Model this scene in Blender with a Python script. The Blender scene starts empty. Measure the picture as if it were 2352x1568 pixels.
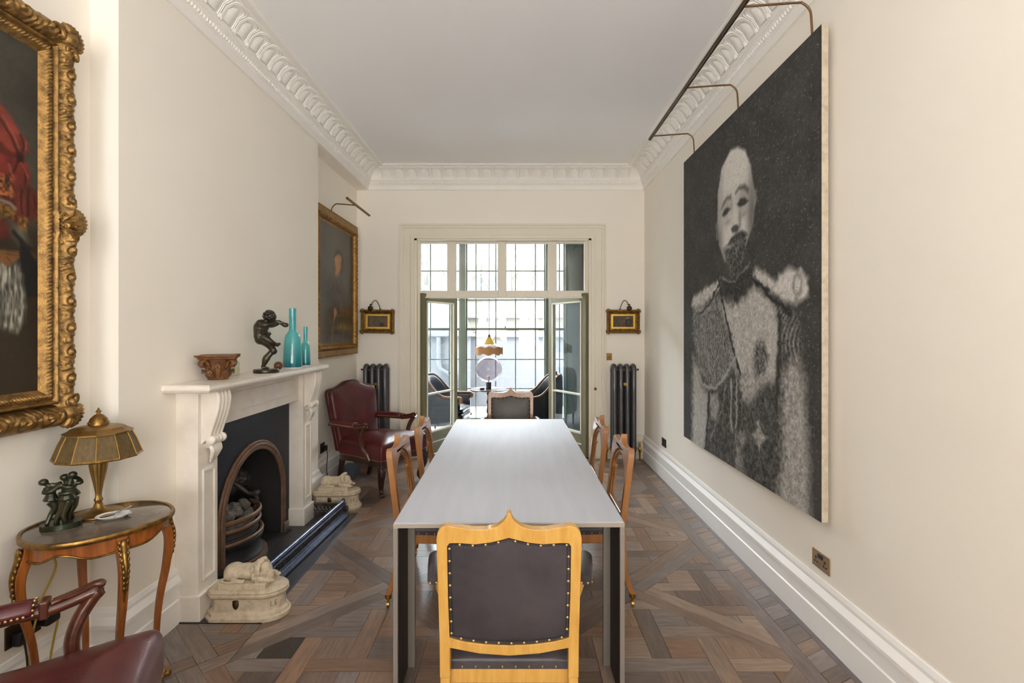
import bpy, bmesh, math, random
import numpy as np
from mathutils import Vector, Matrix, Quaternion
from mathutils.geometry import tessellate_polygon
random.seed(7)
PI = math.pi
SC = bpy.context.scene
COL = SC.collection

# ------------------------------------------------------------------ camera
cam = bpy.data.cameras.new('camera')
cam.lens = 18.0; cam.sensor_width = 36.0
cam.shift_x = -0.00468; cam.shift_y = -0.0102
cam.clip_start = 0.05
camo = bpy.data.objects.new('camera', cam); COL.objects.link(camo)
camo.location = (0, 0, 1.55); camo.rotation_euler = (PI/2, 0, 0)
SC.camera = camo

# ------------------------------------------------------------------ world and light
SC.view_settings.view_transform = 'Standard'
SC.view_settings.look = 'None'
SC.view_settings.gamma = 1.0
SC.view_settings.use_curve_mapping = False
SC.view_settings.exposure = 0.52
w = bpy.data.worlds.new('sky'); SC.world = w; w.use_nodes = True
bg = w.node_tree.nodes['Background']
bg.inputs[0].default_value = (0.9, 0.945, 1.0, 1); bg.inputs[1].default_value = 40.0

def area(name, loc, rot, sx, sy, power, col=(1, 1, 1), portal=False):
    l = bpy.data.lights.new(name, 'AREA'); l.shape = 'RECTANGLE'; l.size = sx; l.size_y = sy
    l.energy = power; l.color = col
    if portal: l.cycles.is_portal = True
    o = bpy.data.objects.new(name, l); COL.objects.link(o)
    o.location = loc; o.rotation_euler = rot
    return o
# added fill lights at the two unseen street windows, tilted up for the ceiling
area('street_fill_a', (-0.95, -2.72, 1.75), (PI/2+0.9, 0, 0), 1.15, 2.5, 75, (1.0, 0.985, 0.968))
area('street_fill_b', (0.65, -2.72, 1.75), (PI/2+0.9, 0, 0), 1.15, 2.5, 75, (1.0, 0.985, 0.968))
# sky portal in the garden-room window wall
area('bay_portal', (-0.55, 8.62, 1.6), (-PI/2, 0, 0), 2.9, 3.1, 1, portal=True)
try:
    SC.cycles.use_denoising = True
    SC.cycles.max_bounces = 10; SC.cycles.diffuse_bounces = 8; SC.cycles.glossy_bounces = 4
    SC.cycles.transparent_max_bounces = 16; SC.cycles.transmission_bounces = 6
    SC.cycles.caustics_reflective = False; SC.cycles.caustics_refractive = False
    SC.cycles.sample_clamp_indirect = 6.0
except Exception: pass

# ------------------------------------------------------------------ materials
MATS = {}
def srgb(r, g, b):
    f = lambda c: (c/255/12.92) if c/255 <= 0.04045 else ((c/255+0.055)/1.055)**2.4
    return (f(r), f(g), f(b))
def mat(name, rgb, rough=0.5, metal=0.0, rgb2=None, vs=6.0, stretch=(1, 1, 1), lo=0.35, hi=0.65,
        bump=0.0, bs=60.0, bstretch=(1, 1, 1), spec=0.5, coat=0.0, rvar=0.0, detail=5.0, trans=0.0, ior=1.45, objrand=0.0, coord='Object'):
    m = bpy.data.materials.new(name); m.use_nodes = True
    nt = m.node_tree; N = nt.nodes; L = nt.links
    b = N['Principled BSDF']
    c = srgb(*rgb)
    b.inputs['Base Color'].default_value = (*c, 1)
    b.inputs['Roughness'].default_value = rough; b.inputs['Metallic'].default_value = metal
    b.inputs['Specular IOR Level'].default_value = spec
    b.inputs['Coat Weight'].default_value = coat; b.inputs['Coat Roughness'].default_value = 0.08
    b.inputs['Transmission Weight'].default_value = trans; b.inputs['IOR'].default_value = ior
    tc = N.new('ShaderNodeTexCoord')
    def noise(scale, st, det=detail):
        mp = N.new('ShaderNodeMapping'); mp.inputs['Scale'].default_value = st
        L.new(tc.outputs[coord], mp.inputs['Vector'])
        n = N.new('ShaderNodeTexNoise'); n.inputs['Scale'].default_value = scale; n.inputs['Detail'].default_value = det
        n.inputs['Roughness'].default_value = 0.6
        L.new(mp.outputs[0], n.inputs['Vector']); return n
    if rgb2 is not None:
        n = noise(vs, stretch)
        cr = N.new('ShaderNodeValToRGB')
        cr.color_ramp.elements[0].position = lo; cr.color_ramp.elements[0].color = (*c, 1)
        cr.color_ramp.elements[1].position = hi; cr.color_ramp.elements[1].color = (*srgb(*rgb2), 1)
        L.new(n.outputs['Fac'], cr.inputs[0]); out = cr.outputs[0]
        if objrand:
            oi = N.new('ShaderNodeObjectInfo'); mr = N.new('ShaderNodeMapRange')
            mr.inputs['To Min'].default_value = 1-objrand; mr.inputs['To Max'].default_value = 1+objrand
            L.new(oi.outputs['Random'], mr.inputs['Value'])
            hs = N.new('ShaderNodeHueSaturation'); L.new(mr.outputs[0], hs.inputs['Value']); L.new(out, hs.inputs['Color']); out = hs.outputs[0]
        L.new(out, b.inputs['Base Color'])
        if rvar:
            mr2 = N.new('ShaderNodeMapRange'); mr2.inputs['To Min'].default_value = rough-rvar; mr2.inputs['To Max'].default_value = rough+rvar
            L.new(n.outputs['Fac'], mr2.inputs['Value']); L.new(mr2.outputs[0], b.inputs['Roughness'])
    if bump:
        n2 = noise(bs, bstretch, 4.0); bp = N.new('ShaderNodeBump'); bp.inputs['Strength'].default_value = bump
        bp.inputs['Distance'].default_value = 0.01
        L.new(n2.outputs['Fac'], bp.inputs['Height']); L.new(bp.outputs[0], b.inputs['Normal'])
    MATS[name] = m
    return m
mat('wall', (247, 242, 232), 0.75, rgb2=(245, 239, 229), vs=1.2, bump=0.02, bs=90)
mat('ceiling', (250, 250, 252), 0.85, rgb2=(248, 248, 250), vs=1.0)
mat('plaster', (249, 247, 243), 0.6, rgb2=(247, 245, 240), vs=8)
mat('paint', (248, 247, 245), 0.38, rgb2=(245, 244, 242), vs=3)
mat('cream_paint', (235, 228, 212), 0.4, rgb2=(231, 224, 207), vs=3)
mat('marble_white', (236, 229, 219), 0.32, rgb2=(222, 214, 203), vs=7, lo=0.42, hi=0.75, coat=0.1)
mat('stone', (206, 192, 168), 0.85, rgb2=(166, 146, 120), vs=26, lo=0.45, hi=0.8, bump=0.35, bs=120)
mat('slate', (44, 46, 52), 0.35, rgb2=(58, 56, 57), vs=9, bump=0.06, bs=60)
mat('iron', (34, 35, 38), 0.45, rgb2=(46, 46, 48), vs=8, spec=0.4)
mat('plate_iron', (24, 28, 40), 0.5, rgb2=(32, 35, 44), vs=3, spec=0.4)
mat('soot', (34, 32, 30), 0.85, rgb2=(52, 49, 46), vs=7, bump=0.1)
mat('rusty', (104, 80, 64), 0.5, metal=0.35, rgb2=(128, 96, 76), vs=22)
mat('greyiron', (92, 86, 80), 0.45, metal=0.4, rgb2=(72, 66, 62), vs=14)
mat('steel', (150, 140, 130), 0.3, metal=0.9)
mat('fender_steel', (112, 120, 142), 0.3, metal=0.8, rgb2=(84, 90, 108), vs=20)
mat('fender_dark', (96, 94, 94), 0.4, metal=0.7, rgb2=(64, 60, 58), vs=30)
mat('coal', (88, 82, 76), 0.9, rgb2=(124, 116, 108), vs=20, bump=0.4, bs=50)
mat('radiator', (88, 88, 92), 0.36, metal=0.6, rgb2=(100, 99, 102), vs=10, coat=0.15)
mat('brass', (196, 156, 78), 0.28, metal=1.0, rgb2=(176, 134, 62), vs=20)
mat('old_brass', (128, 100, 56), 0.42, metal=0.9, rgb2=(104, 80, 46), vs=15)
mat('bronze_plate', (168, 140, 100), 0.42, metal=0.7, rgb2=(150, 122, 86), vs=12)
mat('dark_bronze', (84, 66, 48), 0.4, metal=0.8, rgb2=(66, 54, 42), vs=12)
mat('bracket_bronze', (128, 98, 66), 0.4, metal=0.8)
mat('gold', (164, 128, 74), 0.42, metal=0.75, rgb2=(92, 69, 45), vs=34, lo=0.4, hi=0.72, bump=0.25, bs=160)
mat('bright_gold', (226, 186, 84), 0.35, metal=0.7, rgb2=(212, 170, 70), vs=10)
mat('gold_dark', (118, 88, 48), 0.45, metal=0.7, rgb2=(84, 62, 38), vs=30, bump=0.2, bs=140)
mat('gold_flat', (158, 120, 62), 0.45, metal=0.6, rgb2=(128, 94, 46), vs=12)
mat('maple', (206, 162, 84), 0.36, rgb2=(184, 134, 60), vs=5, stretch=(9, 9, 1.2), lo=0.3, hi=0.75, coat=0.25)
mat('oak', (170, 116, 66), 0.33, rgb2=(136, 88, 48), vs=5, stretch=(9, 9, 1.2), lo=0.3, hi=0.75, coat=0.3)
mat('black_leather', (52, 48, 51), 0.34, rgb2=(70, 65, 68), vs=5, bump=0.08, bs=120, coat=0.0, spec=0.4)
mat('sheen_leather', (84, 80, 75), 0.4, rgb2=(66, 62, 58), vs=4, bump=0.05, bs=120)  # black leather with its grey sheen put into the colour
mat('red_leather', (90, 27, 29), 0.36, rgb2=(60, 18, 22), vs=4, lo=0.3, hi=0.75, bump=0.08, bs=110, coat=0.2)
mat('blue_leather', (14, 18, 27), 0.32, rgb2=(22, 27, 37), vs=5, coat=0.05, spec=0.35)
mat('mahogany', (62, 34, 24), 0.28, rgb2=(44, 25, 19), vs=6, stretch=(8, 8, 1.5), coat=0.35)
mat('red_mahogany', (88, 44, 27), 0.28, rgb2=(62, 30, 19), vs=6, stretch=(3, 8, 8), coat=0.35)
mat('fruitwood', (162, 94, 40), 0.3, rgb2=(124, 66, 25), vs=6, stretch=(8, 8, 1.2), coat=0.3)
mat('gilt', (160, 122, 62), 0.35, metal=0.85, rgb2=(110, 82, 44), vs=40)
mat('marble_brown', (98, 87, 76), 0.12, rgb2=(136, 124, 110), vs=7, lo=0.56, hi=0.74, coat=0.3, detail=8)
mat('lamp_gold', (154, 120, 66), 0.36, metal=0.8, rgb2=(126, 96, 50), vs=9)
mat('lamp_silk', (108, 88, 54), 0.6, metal=0.25, rgb2=(84, 68, 40), vs=14, stretch=(6, 6, 1))
mat('green_bronze', (66, 62, 44), 0.3, metal=0.55, rgb2=(42, 50, 38), vs=14, coat=0.2)
mat('statue_bronze', (78, 70, 56), 0.32, metal=0.6, rgb2=(46, 42, 35), vs=14, coat=0.15)
mat('wood_ball', (112, 60, 34), 0.25, rgb2=(86, 44, 26), vs=10, coat=0.3)
mat('capital_wood', (96, 62, 36), 0.55, rgb2=(150, 98, 46), vs=26, lo=0.48, hi=0.74, bump=0.2)
mat('candle_wax', (222, 212, 182), 0.5)
mat('porcelain', (216, 216, 214), 0.2, rgb2=(150, 148, 148), vs=30, lo=0.55, hi=0.7)
mat('black_plastic', (20, 20, 21), 0.4)
mat('blue_black', (28, 36, 60), 0.4)
mat('yellow_cord', (184, 154, 62), 0.6)
mat('metal_table', (194, 196, 204), 0.62, metal=0.2, rgb2=(189, 191, 200), vs=1.5, stretch=(14, 1, 1), rvar=0.04)
mat('table_edge', (176, 166, 154), 0.4, metal=0.6)
mat('table_leg', (150, 142, 134), 0.45, metal=0.55)
mat('table_inside', (46, 40, 36), 0.6, metal=0.2)
mat('olive', (122, 118, 88), 0.42, rgb2=(115, 111, 82), vs=3)
mat('bay_olive', (86, 93, 80), 0.45, rgb2=(80, 87, 75), vs=3)
mat('green_board', (36, 44, 40), 0.95, rgb2=(24, 31, 28), spec=0.0, vs=5, stretch=(6, 6, 0.6))
mat('bay_floor', (206, 206, 206), 0.5, rgb2=(196, 197, 198), vs=4)
mat('bounce_paving', (168, 168, 166), 0.8, rgb2=(152, 152, 150), vs=3)  # pale ground colour added to bounce sky light to the ceiling
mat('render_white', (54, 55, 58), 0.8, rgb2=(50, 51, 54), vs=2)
mat('slate_roof', (50, 52, 56), 0.7, rgb2=(45, 47, 51), vs=5)
mat('bark', (74, 66, 58), 0.9, rgb2=(62, 55, 48), vs=20)
mat('fringe', (190, 142, 98), 0.8, rgb2=(166, 118, 76), vs=40, stretch=(8, 8, 0.5))
mat('grey_device', (96, 108, 126), 0.45)
mat('canvas_edge', (198, 186, 166), 0.8, rgb2=(170, 156, 136), vs=30, lo=0.4, hi=0.75)
mat('bead', (196, 164, 112), 0.3, metal=0.8)
mat('stone_groove', (118, 98, 76), 0.9, rgb2=(104, 86, 66), vs=40)

def transparent_mat(name, tint, gloss=0.06, rough=0.02, body=None, bodyfac=0.0):
    m = bpy.data.materials.new(name); m.use_nodes = True; nt = m.node_tree; N = nt.nodes; L = nt.links
    N.remove(N['Principled BSDF']); out = N['Material Output']
    t = N.new('ShaderNodeBsdfTransparent'); t.inputs[0].default_value = (*tint, 1)
    g = N.new('ShaderNodeBsdfGlossy'); g.inputs['Roughness'].default_value = rough
    lw = N.new('ShaderNodeLayerWeight'); pw = N.new('ShaderNodeMath'); pw.operation = 'POWER'; pw.inputs[1].default_value = 4.0
    fr = N.new('ShaderNodeMath'); fr.operation = 'MULTIPLY_ADD'; fr.inputs[1].default_value = 0.7; fr.inputs[2].default_value = gloss*0.5
    L.new(lw.outputs['Facing'], pw.inputs[0]); L.new(pw.outputs[0], fr.inputs[0])
    mx = N.new('ShaderNodeMixShader'); L.new(fr.outputs[0], mx.inputs[0]); L.new(t.outputs[0], mx.inputs[1]); L.new(g.outputs[0], mx.inputs[2])
    last = mx
    if body is not None:
        d = N.new('ShaderNodeBsdfDiffuse'); d.inputs[0].default_value = (*body, 1)
        mx2 = N.new('ShaderNodeMixShader'); mx2.inputs[0].default_value = bodyfac
        L.new(mx.outputs[0], mx2.inputs[1]); L.new(d.outputs[0], mx2.inputs[2]); last = mx2
    L.new(last.outputs[0], out.inputs[0]); MATS[name] = m
transparent_mat('glass', (0.97, 0.985, 0.98))
transparent_mat('old_glass', (0.92, 0.95, 0.96), body=srgb(190, 205, 220), bodyfac=0.04)
transparent_mat('jar_glass', (0.95, 0.97, 0.95))
transparent_mat('globe_glass', (0.93, 0.89, 0.92), body=srgb(120, 104, 112), bodyfac=0.2)
transparent_mat('amber_glass', (0.9, 0.72, 0.3), body=srgb(206, 170, 70), bodyfac=0.4)
transparent_mat('clear_scallop', (0.9, 0.9, 0.92), body=srgb(220, 220, 224), bodyfac=0.3)

def gradient_mat(name, stops, z0, z1, rough=0.12, coat=0.5):
    m = bpy.data.materials.new(name); m.use_nodes = True; nt = m.node_tree; N = nt.nodes; L = nt.links
    b = N['Principled BSDF']; b.inputs['Roughness'].default_value = rough; b.inputs['Coat Weight'].default_value = coat
    tc = N.new('ShaderNodeTexCoord'); sp = N.new('ShaderNodeSeparateXYZ'); mr = N.new('ShaderNodeMapRange')
    mr.inputs['From Min'].default_value = z0; mr.inputs['From Max'].default_value = z1
    L.new(tc.outputs['Object'], sp.inputs[0]); L.new(sp.outputs['Z'], mr.inputs['Value'])
    cr = N.new('ShaderNodeValToRGB')
    while len(cr.color_ramp.elements) < len(stops): cr.color_ramp.elements.new(0.5)
    for e, (p, c) in zip(cr.color_ramp.elements, stops): e.position = p; e.color = (*srgb(*c), 1)
    L.new(mr.outputs[0], cr.inputs[0]); L.new(cr.outputs[0], b.inputs['Base Color']); MATS[name] = m
gradient_mat('teal_big', [(0, (6, 84, 96)), (0.12, (10, 116, 128)), (0.5, (84, 180, 184)), (1, (62, 164, 174))], 0, 0.42)
gradient_mat('teal_small', [(0, (6, 84, 96)), (0.12, (10, 120, 132)), (0.5, (82, 178, 184)), (1, (62, 164, 174))], 0, 0.3)

def paint_mat(name, rough=0.5, speck=0.0, sscale=300.0, bump=0.0, coat=0.0, cscale=8.0, cvar=0.0):
    """flat painted picture: colour attribute plus brush noise"""
    m = bpy.data.materials.new(name); m.use_nodes = True; nt = m.node_tree; N = nt.nodes; L = nt.links
    b = N['Principled BSDF']; b.inputs['Roughness'].default_value = rough; b.inputs['Coat Weight'].default_value = coat
    b.inputs['Specular IOR Level'].default_value = 0.3
    at = N.new('ShaderNodeAttribute'); at.attribute_name = 'paint'
    tc = N.new('ShaderNodeTexCoord'); n = N.new('ShaderNodeTexNoise'); n.inputs['Scale'].default_value = sscale; n.inputs['Detail'].default_value = 6
    n.inputs['Roughness'].default_value = 0.75
    L.new(tc.outputs['Object'], n.inputs['Vector'])
    mr = N.new('ShaderNodeMapRange'); mr.inputs['From Min'].default_value = 0.3; mr.inputs['From Max'].default_value = 0.7
    mr.inputs['To Min'].default_value = 1-speck; mr.inputs['To Max'].default_value = 1+speck
    L.new(n.outputs['Fac'], mr.inputs['Value'])
    vm = N.new('ShaderNodeVectorMath'); vm.operation = 'SCALE'
    L.new(at.outputs['Color'], vm.inputs[0]); L.new(mr.outputs[0], vm.inputs['Scale'])
    L.new(vm.outputs[0], b.inputs['Base Color'])
    if bump:
        bp = N.new('ShaderNodeBump'); bp.inputs['Strength'].default_value = bump; bp.inputs['Distance'].default_value = 0.01
        L.new(n.outputs['Fac'], bp.inputs['Height']); L.new(bp.outputs[0], b.inputs['Normal'])
    MATS[name] = m
paint_mat('ash_canvas', 0.85, speck=0.26, sscale=150, bump=0.5)
paint_mat('oil_canvas', 0.42, speck=0.18, sscale=40, bump=0.05, coat=0.1)

def parquet_mat():
    m = bpy.data.materials.new('parquet'); m.use_nodes = True; nt = m.node_tree; N = nt.nodes; L = nt.links
    b = N['Principled BSDF']
    uv = N.new('ShaderNodeUVMap'); uv.uv_map = 'UVMap'
    mp = N.new('ShaderNodeMapping'); mp.inputs['Scale'].default_value = (3, 26, 1); L.new(uv.outputs[0], mp.inputs['Vector'])
    n = N.new('ShaderNodeTexNoise'); n.inputs['Scale'].default_value = 2.2; n.inputs['Detail'].default_value = 7; n.inputs['Roughness'].default_value = 0.62
    L.new(mp.outputs[0], n.inputs['Vector'])
    at = N.new('ShaderNodeAttribute'); at.attribute_name = 'tint'
    n2 = N.new('ShaderNodeTexNoise'); n2.inputs['Scale'].default_value = 6; n2.inputs['Detail'].default_value = 2; L.new(uv.outputs[0], n2.inputs['Vector'])
    mr = N.new('ShaderNodeMapRange'); mr.inputs['From Min'].default_value = 0.25; mr.inputs['From Max'].default_value = 0.75
    mr.inputs['To Min'].default_value = 0.62; mr.inputs['To Max'].default_value = 1.34
    L.new(n.outputs['Fac'], mr.inputs['Value'])
    mr3 = N.new('ShaderNodeMapRange'); mr3.inputs['From Min'].default_value = 0.3; mr3.inputs['From Max'].default_value = 0.7
    mr3.inputs['To Min'].default_value = 0.9; mr3.inputs['To Max'].default_value = 1.1
    L.new(n2.outputs['Fac'], mr3.inputs['Value'])
    mm = N.new('ShaderNodeMath'); mm.operation = 'MULTIPLY'; L.new(mr.outputs[0], mm.inputs[0]); L.new(mr3.outputs[0], mm.inputs[1])
    vm = N.new('ShaderNodeVectorMath'); vm.operation = 'SCALE'; L.new(at.outputs['Color'], vm.inputs[0]); L.new(mm.outputs[0], vm.inputs['Scale'])
    L.new(vm.outputs[0], b.inputs['Base Color'])
    mr2 = N.new('ShaderNodeMapRange'); mr2.inputs['To Min'].default_value = 0.26; mr2.inputs['To Max'].default_value = 0.38
    L.new(n2.outputs['Fac'], mr2.inputs['Value']); L.new(mr2.outputs[0], b.inputs['Roughness'])
    bp = N.new('ShaderNodeBump'); bp.inputs['Strength'].default_value = 0.12; bp.inputs['Distance'].default_value = 0.01
    L.new(n.outputs['Fac'], bp.inputs['Height']); L.new(bp.outputs[0], b.inputs['Normal'])
    b.inputs['Coat Weight'].default_value = 0.15; b.inputs['Coat Roughness'].default_value = 0.25
    MATS['parquet'] = m
parquet_mat()

def brick_mat():
    m = bpy.data.materials.new('stock_brick'); m.use_nodes = True; nt = m.node_tree; N = nt.nodes; L = nt.links
    b = N['Principled BSDF']; b.inputs['Roughness'].default_value = 0.9
    tc = N.new('ShaderNodeTexCoord'); mp = N.new('ShaderNodeMapping'); mp.inputs['Rotation'].default_value = (PI/2, 0, 0)
    L.new(tc.outputs['Object'], mp.inputs['Vector'])
    br = N.new('ShaderNodeTexBrick'); L.new(mp.outputs[0], br.inputs['Vector'])
    br.inputs['Color1'].default_value = (*srgb(82, 78, 68), 1); br.inputs['Color2'].default_value = (*srgb(72, 69, 61), 1)
    br.inputs['Mortar'].default_value = (*srgb(62, 60, 55), 1); br.inputs['Scale'].default_value = 1.0
    br.inputs['Brick Width'].default_value = 0.45; br.inputs['Row Height'].default_value = 0.16; br.inputs['Mortar Size'].default_value = 0.014
    L.new(br.outputs[0], b.inputs['Base Color']); MATS['stock_brick'] = m
brick_mat()

# ------------------------------------------------------------------ helpers
def rot2(p, a): return (p[0]*math.cos(a)-p[1]*math.sin(a), p[0]*math.sin(a)+p[1]*math.cos(a))
def crom(pts, n=6, closed=False):
    """Catmull-Rom through points of any dimension"""
    P = [Vector(p) for p in pts]; out = []; k = len(P)
    segs = k if closed else k-1
    for i in range(segs):
        if closed: a, b, c, d = P[(i-1) % k], P[i], P[(i+1) % k], P[(i+2) % k]
        else: a, b, c, d = P[max(i-1, 0)], P[i], P[i+1], P[min(i+2, k-1)]
        for j in range(n):
            t = j/n
            out.append(0.5*((2*b)+(c-a)*t+(2*a-5*b+4*c-d)*t*t+(3*b-a-3*c+d)*t**3))
    if not closed: out.append(P[-1])
    return [tuple(p) for p in out]
def lerp(a, b, t): return a+(b-a)*t

class MB:
    """collects shapes for ONE mesh object"""
    def __init__(s): s.v = []; s.f = []; s.x = None
    def add(s, vs, fs):
        o = len(s.v)
        if s.x is not None: vs = [tuple(s.x @ Vector(v)) for v in vs]
        s.v += [tuple(v) for v in vs]; s.f += [[i+o for i in f] for f in fs]; return s
    def box(s, x0, x1, y0, y1, z0, z1):
        return s.add([(x0, y0, z0), (x1, y0, z0), (x1, y1, z0), (x0, y1, z0), (x0, y0, z1), (x1, y0, z1), (x1, y1, z1), (x0, y1, z1)],
                     [(0, 3, 2, 1), (4, 5, 6, 7), (0, 1, 5, 4), (1, 2, 6, 5), (2, 3, 7, 6), (3, 0, 4, 7)])
    def loft(s, rings, cap=True, closed=True):
        n = len(rings[0]); vs = [p for r in rings for p in r]; fs = []
        for i in range(len(rings)-1):
            for j in range(n if closed else n-1):
                k = (j+1) % n
                fs.append((i*n+j, i*n+k, (i+1)*n+k, (i+1)*n+j))
        if cap and closed: fs.append(list(range(n))[::-1]); fs.append([(len(rings)-1)*n+j for j in range(n)])
        return s.add(vs, fs)
    def lathe(s, prof, n=24, c=(0, 0, 0), a0=0.0, a1=None, cap=True):
        full = a1 is None; a1 = a0+2*PI if full else a1
        m = n if full else n+1
        rings = [[(c[0]+r*math.cos(a0+(a1-a0)*j/n), c[1]+r*math.sin(a0+(a1-a0)*j/n), c[2]+z) for j in range(m)] for r, z in prof]
        return s.loft(rings, cap=cap and full, closed=full)
    def tube(s, pts, r, n=8, cap=True, flat=1.0, closed=False, up=None):
        P = [Vector(p) for p in pts]; k = len(P); R = r if isinstance(r, (list, tuple)) else [r]*k
        T = []
        for i in range(k):
            if closed: t = P[(i+1) % k]-P[i-1]
            else: t = P[min(i+1, k-1)]-P[max(i-1, 0)]
            T.append(t.normalized() if t.length > 1e-9 else Vector((0, 0, 1)))
        nrm = Vector(up) if up is not None else (Vector((0, 0, 1)) if abs(T[0].z) < 0.9 else Vector((1, 0, 0)))
        rings = []
        for i in range(k):
            nrm = nrm-T[i]*nrm.dot(T[i])
            if nrm.length < 1e-6: nrm = T[i].orthogonal()
            nrm.normalize(); bn = T[i].cross(nrm)
            rings.append([tuple(P[i]+nrm*(R[i]*math.cos(2*PI*j/n))+bn*(R[i]*flat*math.sin(2*PI*j/n))) for j in range(n)])
        if closed: rings.append(rings[0])
        return s.loft(rings, cap=cap and not closed)
    def ell(s, c, r, nu=12, nv=8, q=None):
        q = q or Matrix.Identity(3); C = Vector(c); rr = (r, r, r) if isinstance(r, (int, float)) else r
        vs = [tuple(C+q @ Vector((0, 0, -rr[2])))]; fs = []
        for i in range(1, nv):
            a = -PI/2+PI*i/nv
            for j in range(nu):
                b = 2*PI*j/nu
                vs.append(tuple(C+q @ Vector((rr[0]*math.cos(a)*math.cos(b), rr[1]*math.cos(a)*math.sin(b), rr[2]*math.sin(a)))))
        vs.append(tuple(C+q @ Vector((0, 0, rr[2])))); top = len(vs)-1
        for j in range(nu): fs.append((0, 1+(j+1) % nu, 1+j))
        for i in range(nv-2):
            for j in range(nu):
                k = (j+1) % nu
                fs.append((1+i*nu+j, 1+i*nu+k, 1+(i+1)*nu+k, 1+(i+1)*nu+j))
        b0 = 1+(nv-2)*nu
        for j in range(nu): fs.append((b0+j, b0+(j+1) % nu, top))
        return s.add(vs, fs)
    def prism(s, poly, ax, a, b, hole=None):
        """polygon in the plane normal to axis ax ('x': (y,z), 'y': (x,z), 'z': (x,y)) from a to b, with an optional hole"""
        f = {'x': lambda p, t: (t, p[0], p[1]), 'y': lambda p, t: (p[0], t, p[1]), 'z': lambda p, t: (p[0], p[1], t)}[ax]
        loops = [poly]+([hole] if hole else []); n = sum(len(l) for l in loops)
        flat = [p for l in loops for p in l]
        tris = tessellate_polygon([[Vector((p[0], p[1], 0)) for p in l] for l in loops])
        vs = [f(p, a) for p in flat]+[f(p, b) for p in flat]
        fs = [tuple(t) for t in tris]+[tuple(i+n for i in t[::-1]) for t in tris]
        o = 0
        for l in loops:
            m = len(l)
            for i in range(m):
                j = (i+1) % m
                fs.append((o+i, o+j, o+j+n, o+i+n))
            o += m
        return s.add(vs, fs)
    def pillow(s, outline, dome, z0, z1, rings=6, power=2.6, c=None, rnd=None):
        """cushion over an (x,y) outline: skirt from z0 up, a rounded shoulder, then a domed top"""
        n = len(outline); rnd = 0.45*(z1-z0) if rnd is None else rnd
        c = c or (sum(p[0] for p in outline)/n, sum(p[1] for p in outline)/n)
        rad = sum(math.hypot(p[0]-c[0], p[1]-c[1]) for p in outline)/n; k = rnd/rad
        at = lambda sc, z: [(c[0]+(p[0]-c[0])*sc, c[1]+(p[1]-c[1])*sc, z) for p in outline]
        R = [at(1, z0), at(1, z1-rnd)]
        for i in range(1, 5):
            a = i/4*PI/2*0.85; R.append(at(1-k*(1-math.cos(a)), z1-rnd+rnd*math.sin(a)))
        s1 = 1-k*(1-math.cos(PI/2*0.85)); zz = z1-rnd+rnd*math.sin(PI/2*0.85)
        for i in range(1, rings+1):
            t = s1*(1-i/rings)+0.02*(i/rings); R.append(at(t, zz+(z1+dome-zz)*(1-(t/s1)**power)))
        return s.loft(R)
    def mesh(s, name, recalc=True):
        me = bpy.data.meshes.new(name); me.from_pydata(s.v, [], s.f); me.validate()
        if recalc:
            bm = bmesh.new(); bm.from_mesh(me); bmesh.ops.recalc_face_normals(bm, faces=bm.faces); bm.to_mesh(me); bm.free()
        return me
    def build(s, name, m, parent=None, smooth=35, bevel=0, seg=2, sub=0, remesh=0, loc=None, rot=None, recalc=True, soft=4):
        return obj(name, s.mesh(name, recalc), m, parent, smooth, bevel, seg, sub, remesh, loc, rot, soft)

def obj(name, me, m, parent=None, smooth=35, bevel=0, seg=2, sub=0, remesh=0, loc=None, rot=None, soft=4):
    if not me.materials: me.materials.append(MATS[m])
    if smooth:
        for p in me.polygons: p.use_smooth = True
        if smooth < 180: me.set_sharp_from_angle(angle=math.radians(smooth))
    o = bpy.data.objects.new(name, me); COL.objects.link(o)
    if parent is not None: o.parent = parent
    if loc: o.location = loc
    if rot: o.rotation_euler = rot
    if remesh:
        r = o.modifiers.new('fuse', 'REMESH'); r.mode = 'VOXEL'; r.voxel_size = remesh; r.use_smooth_shade = True
        sm = o.modifiers.new('soft', 'SMOOTH'); sm.factor = 0.5; sm.iterations = soft
    if bevel:
        b = o.modifiers.new('edge', 'BEVEL'); b.width = bevel; b.segments = seg; b.limit_method = 'ANGLE'; b.angle_limit = math.radians(40)
    if sub:
        b = o.modifiers.new('sub', 'SUBSURF'); b.levels = sub; b.render_levels = sub
    return o
def tag(o, label, cat, group=None, kind=None):
    o['label'] = label; o['category'] = cat
    if group: o['group'] = group
    if kind: o['kind'] = kind
    return o
def thing(name, label, cat, loc=(0, 0, 0), rz=0, group=None):
    o = bpy.data.objects.new(name, None); COL.objects.link(o); o.empty_display_size = 0.1
    o.location = loc; o.rotation_euler = (0, 0, rz)
    return tag(o, label, cat, group)
def struct(name, mb, m, **k):
    o = mb.build(name, m, **k); o['kind'] = 'structure'; return o
def sempty(name):
    o = bpy.data.objects.new(name, None); COL.objects.link(o); o['kind'] = 'structure'; return o
def stuff(o): o['kind'] = 'stuff'; return o
def dup(root, loc, rz, label, group=None):
    r = root.copy(); COL.objects.link(r); r.location = loc; r.rotation_euler = (0, 0, rz); r['label'] = label
    if group: r['group'] = group
    def kids(a, b):
        for ch in [c for c in bpy.data.objects if c.parent == a]:
            c = ch.copy(); COL.objects.link(c); c.parent = b; kids(ch, c)
    kids(root, r)
    return r
def fix(o, p): o.parent = p; return o

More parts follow.
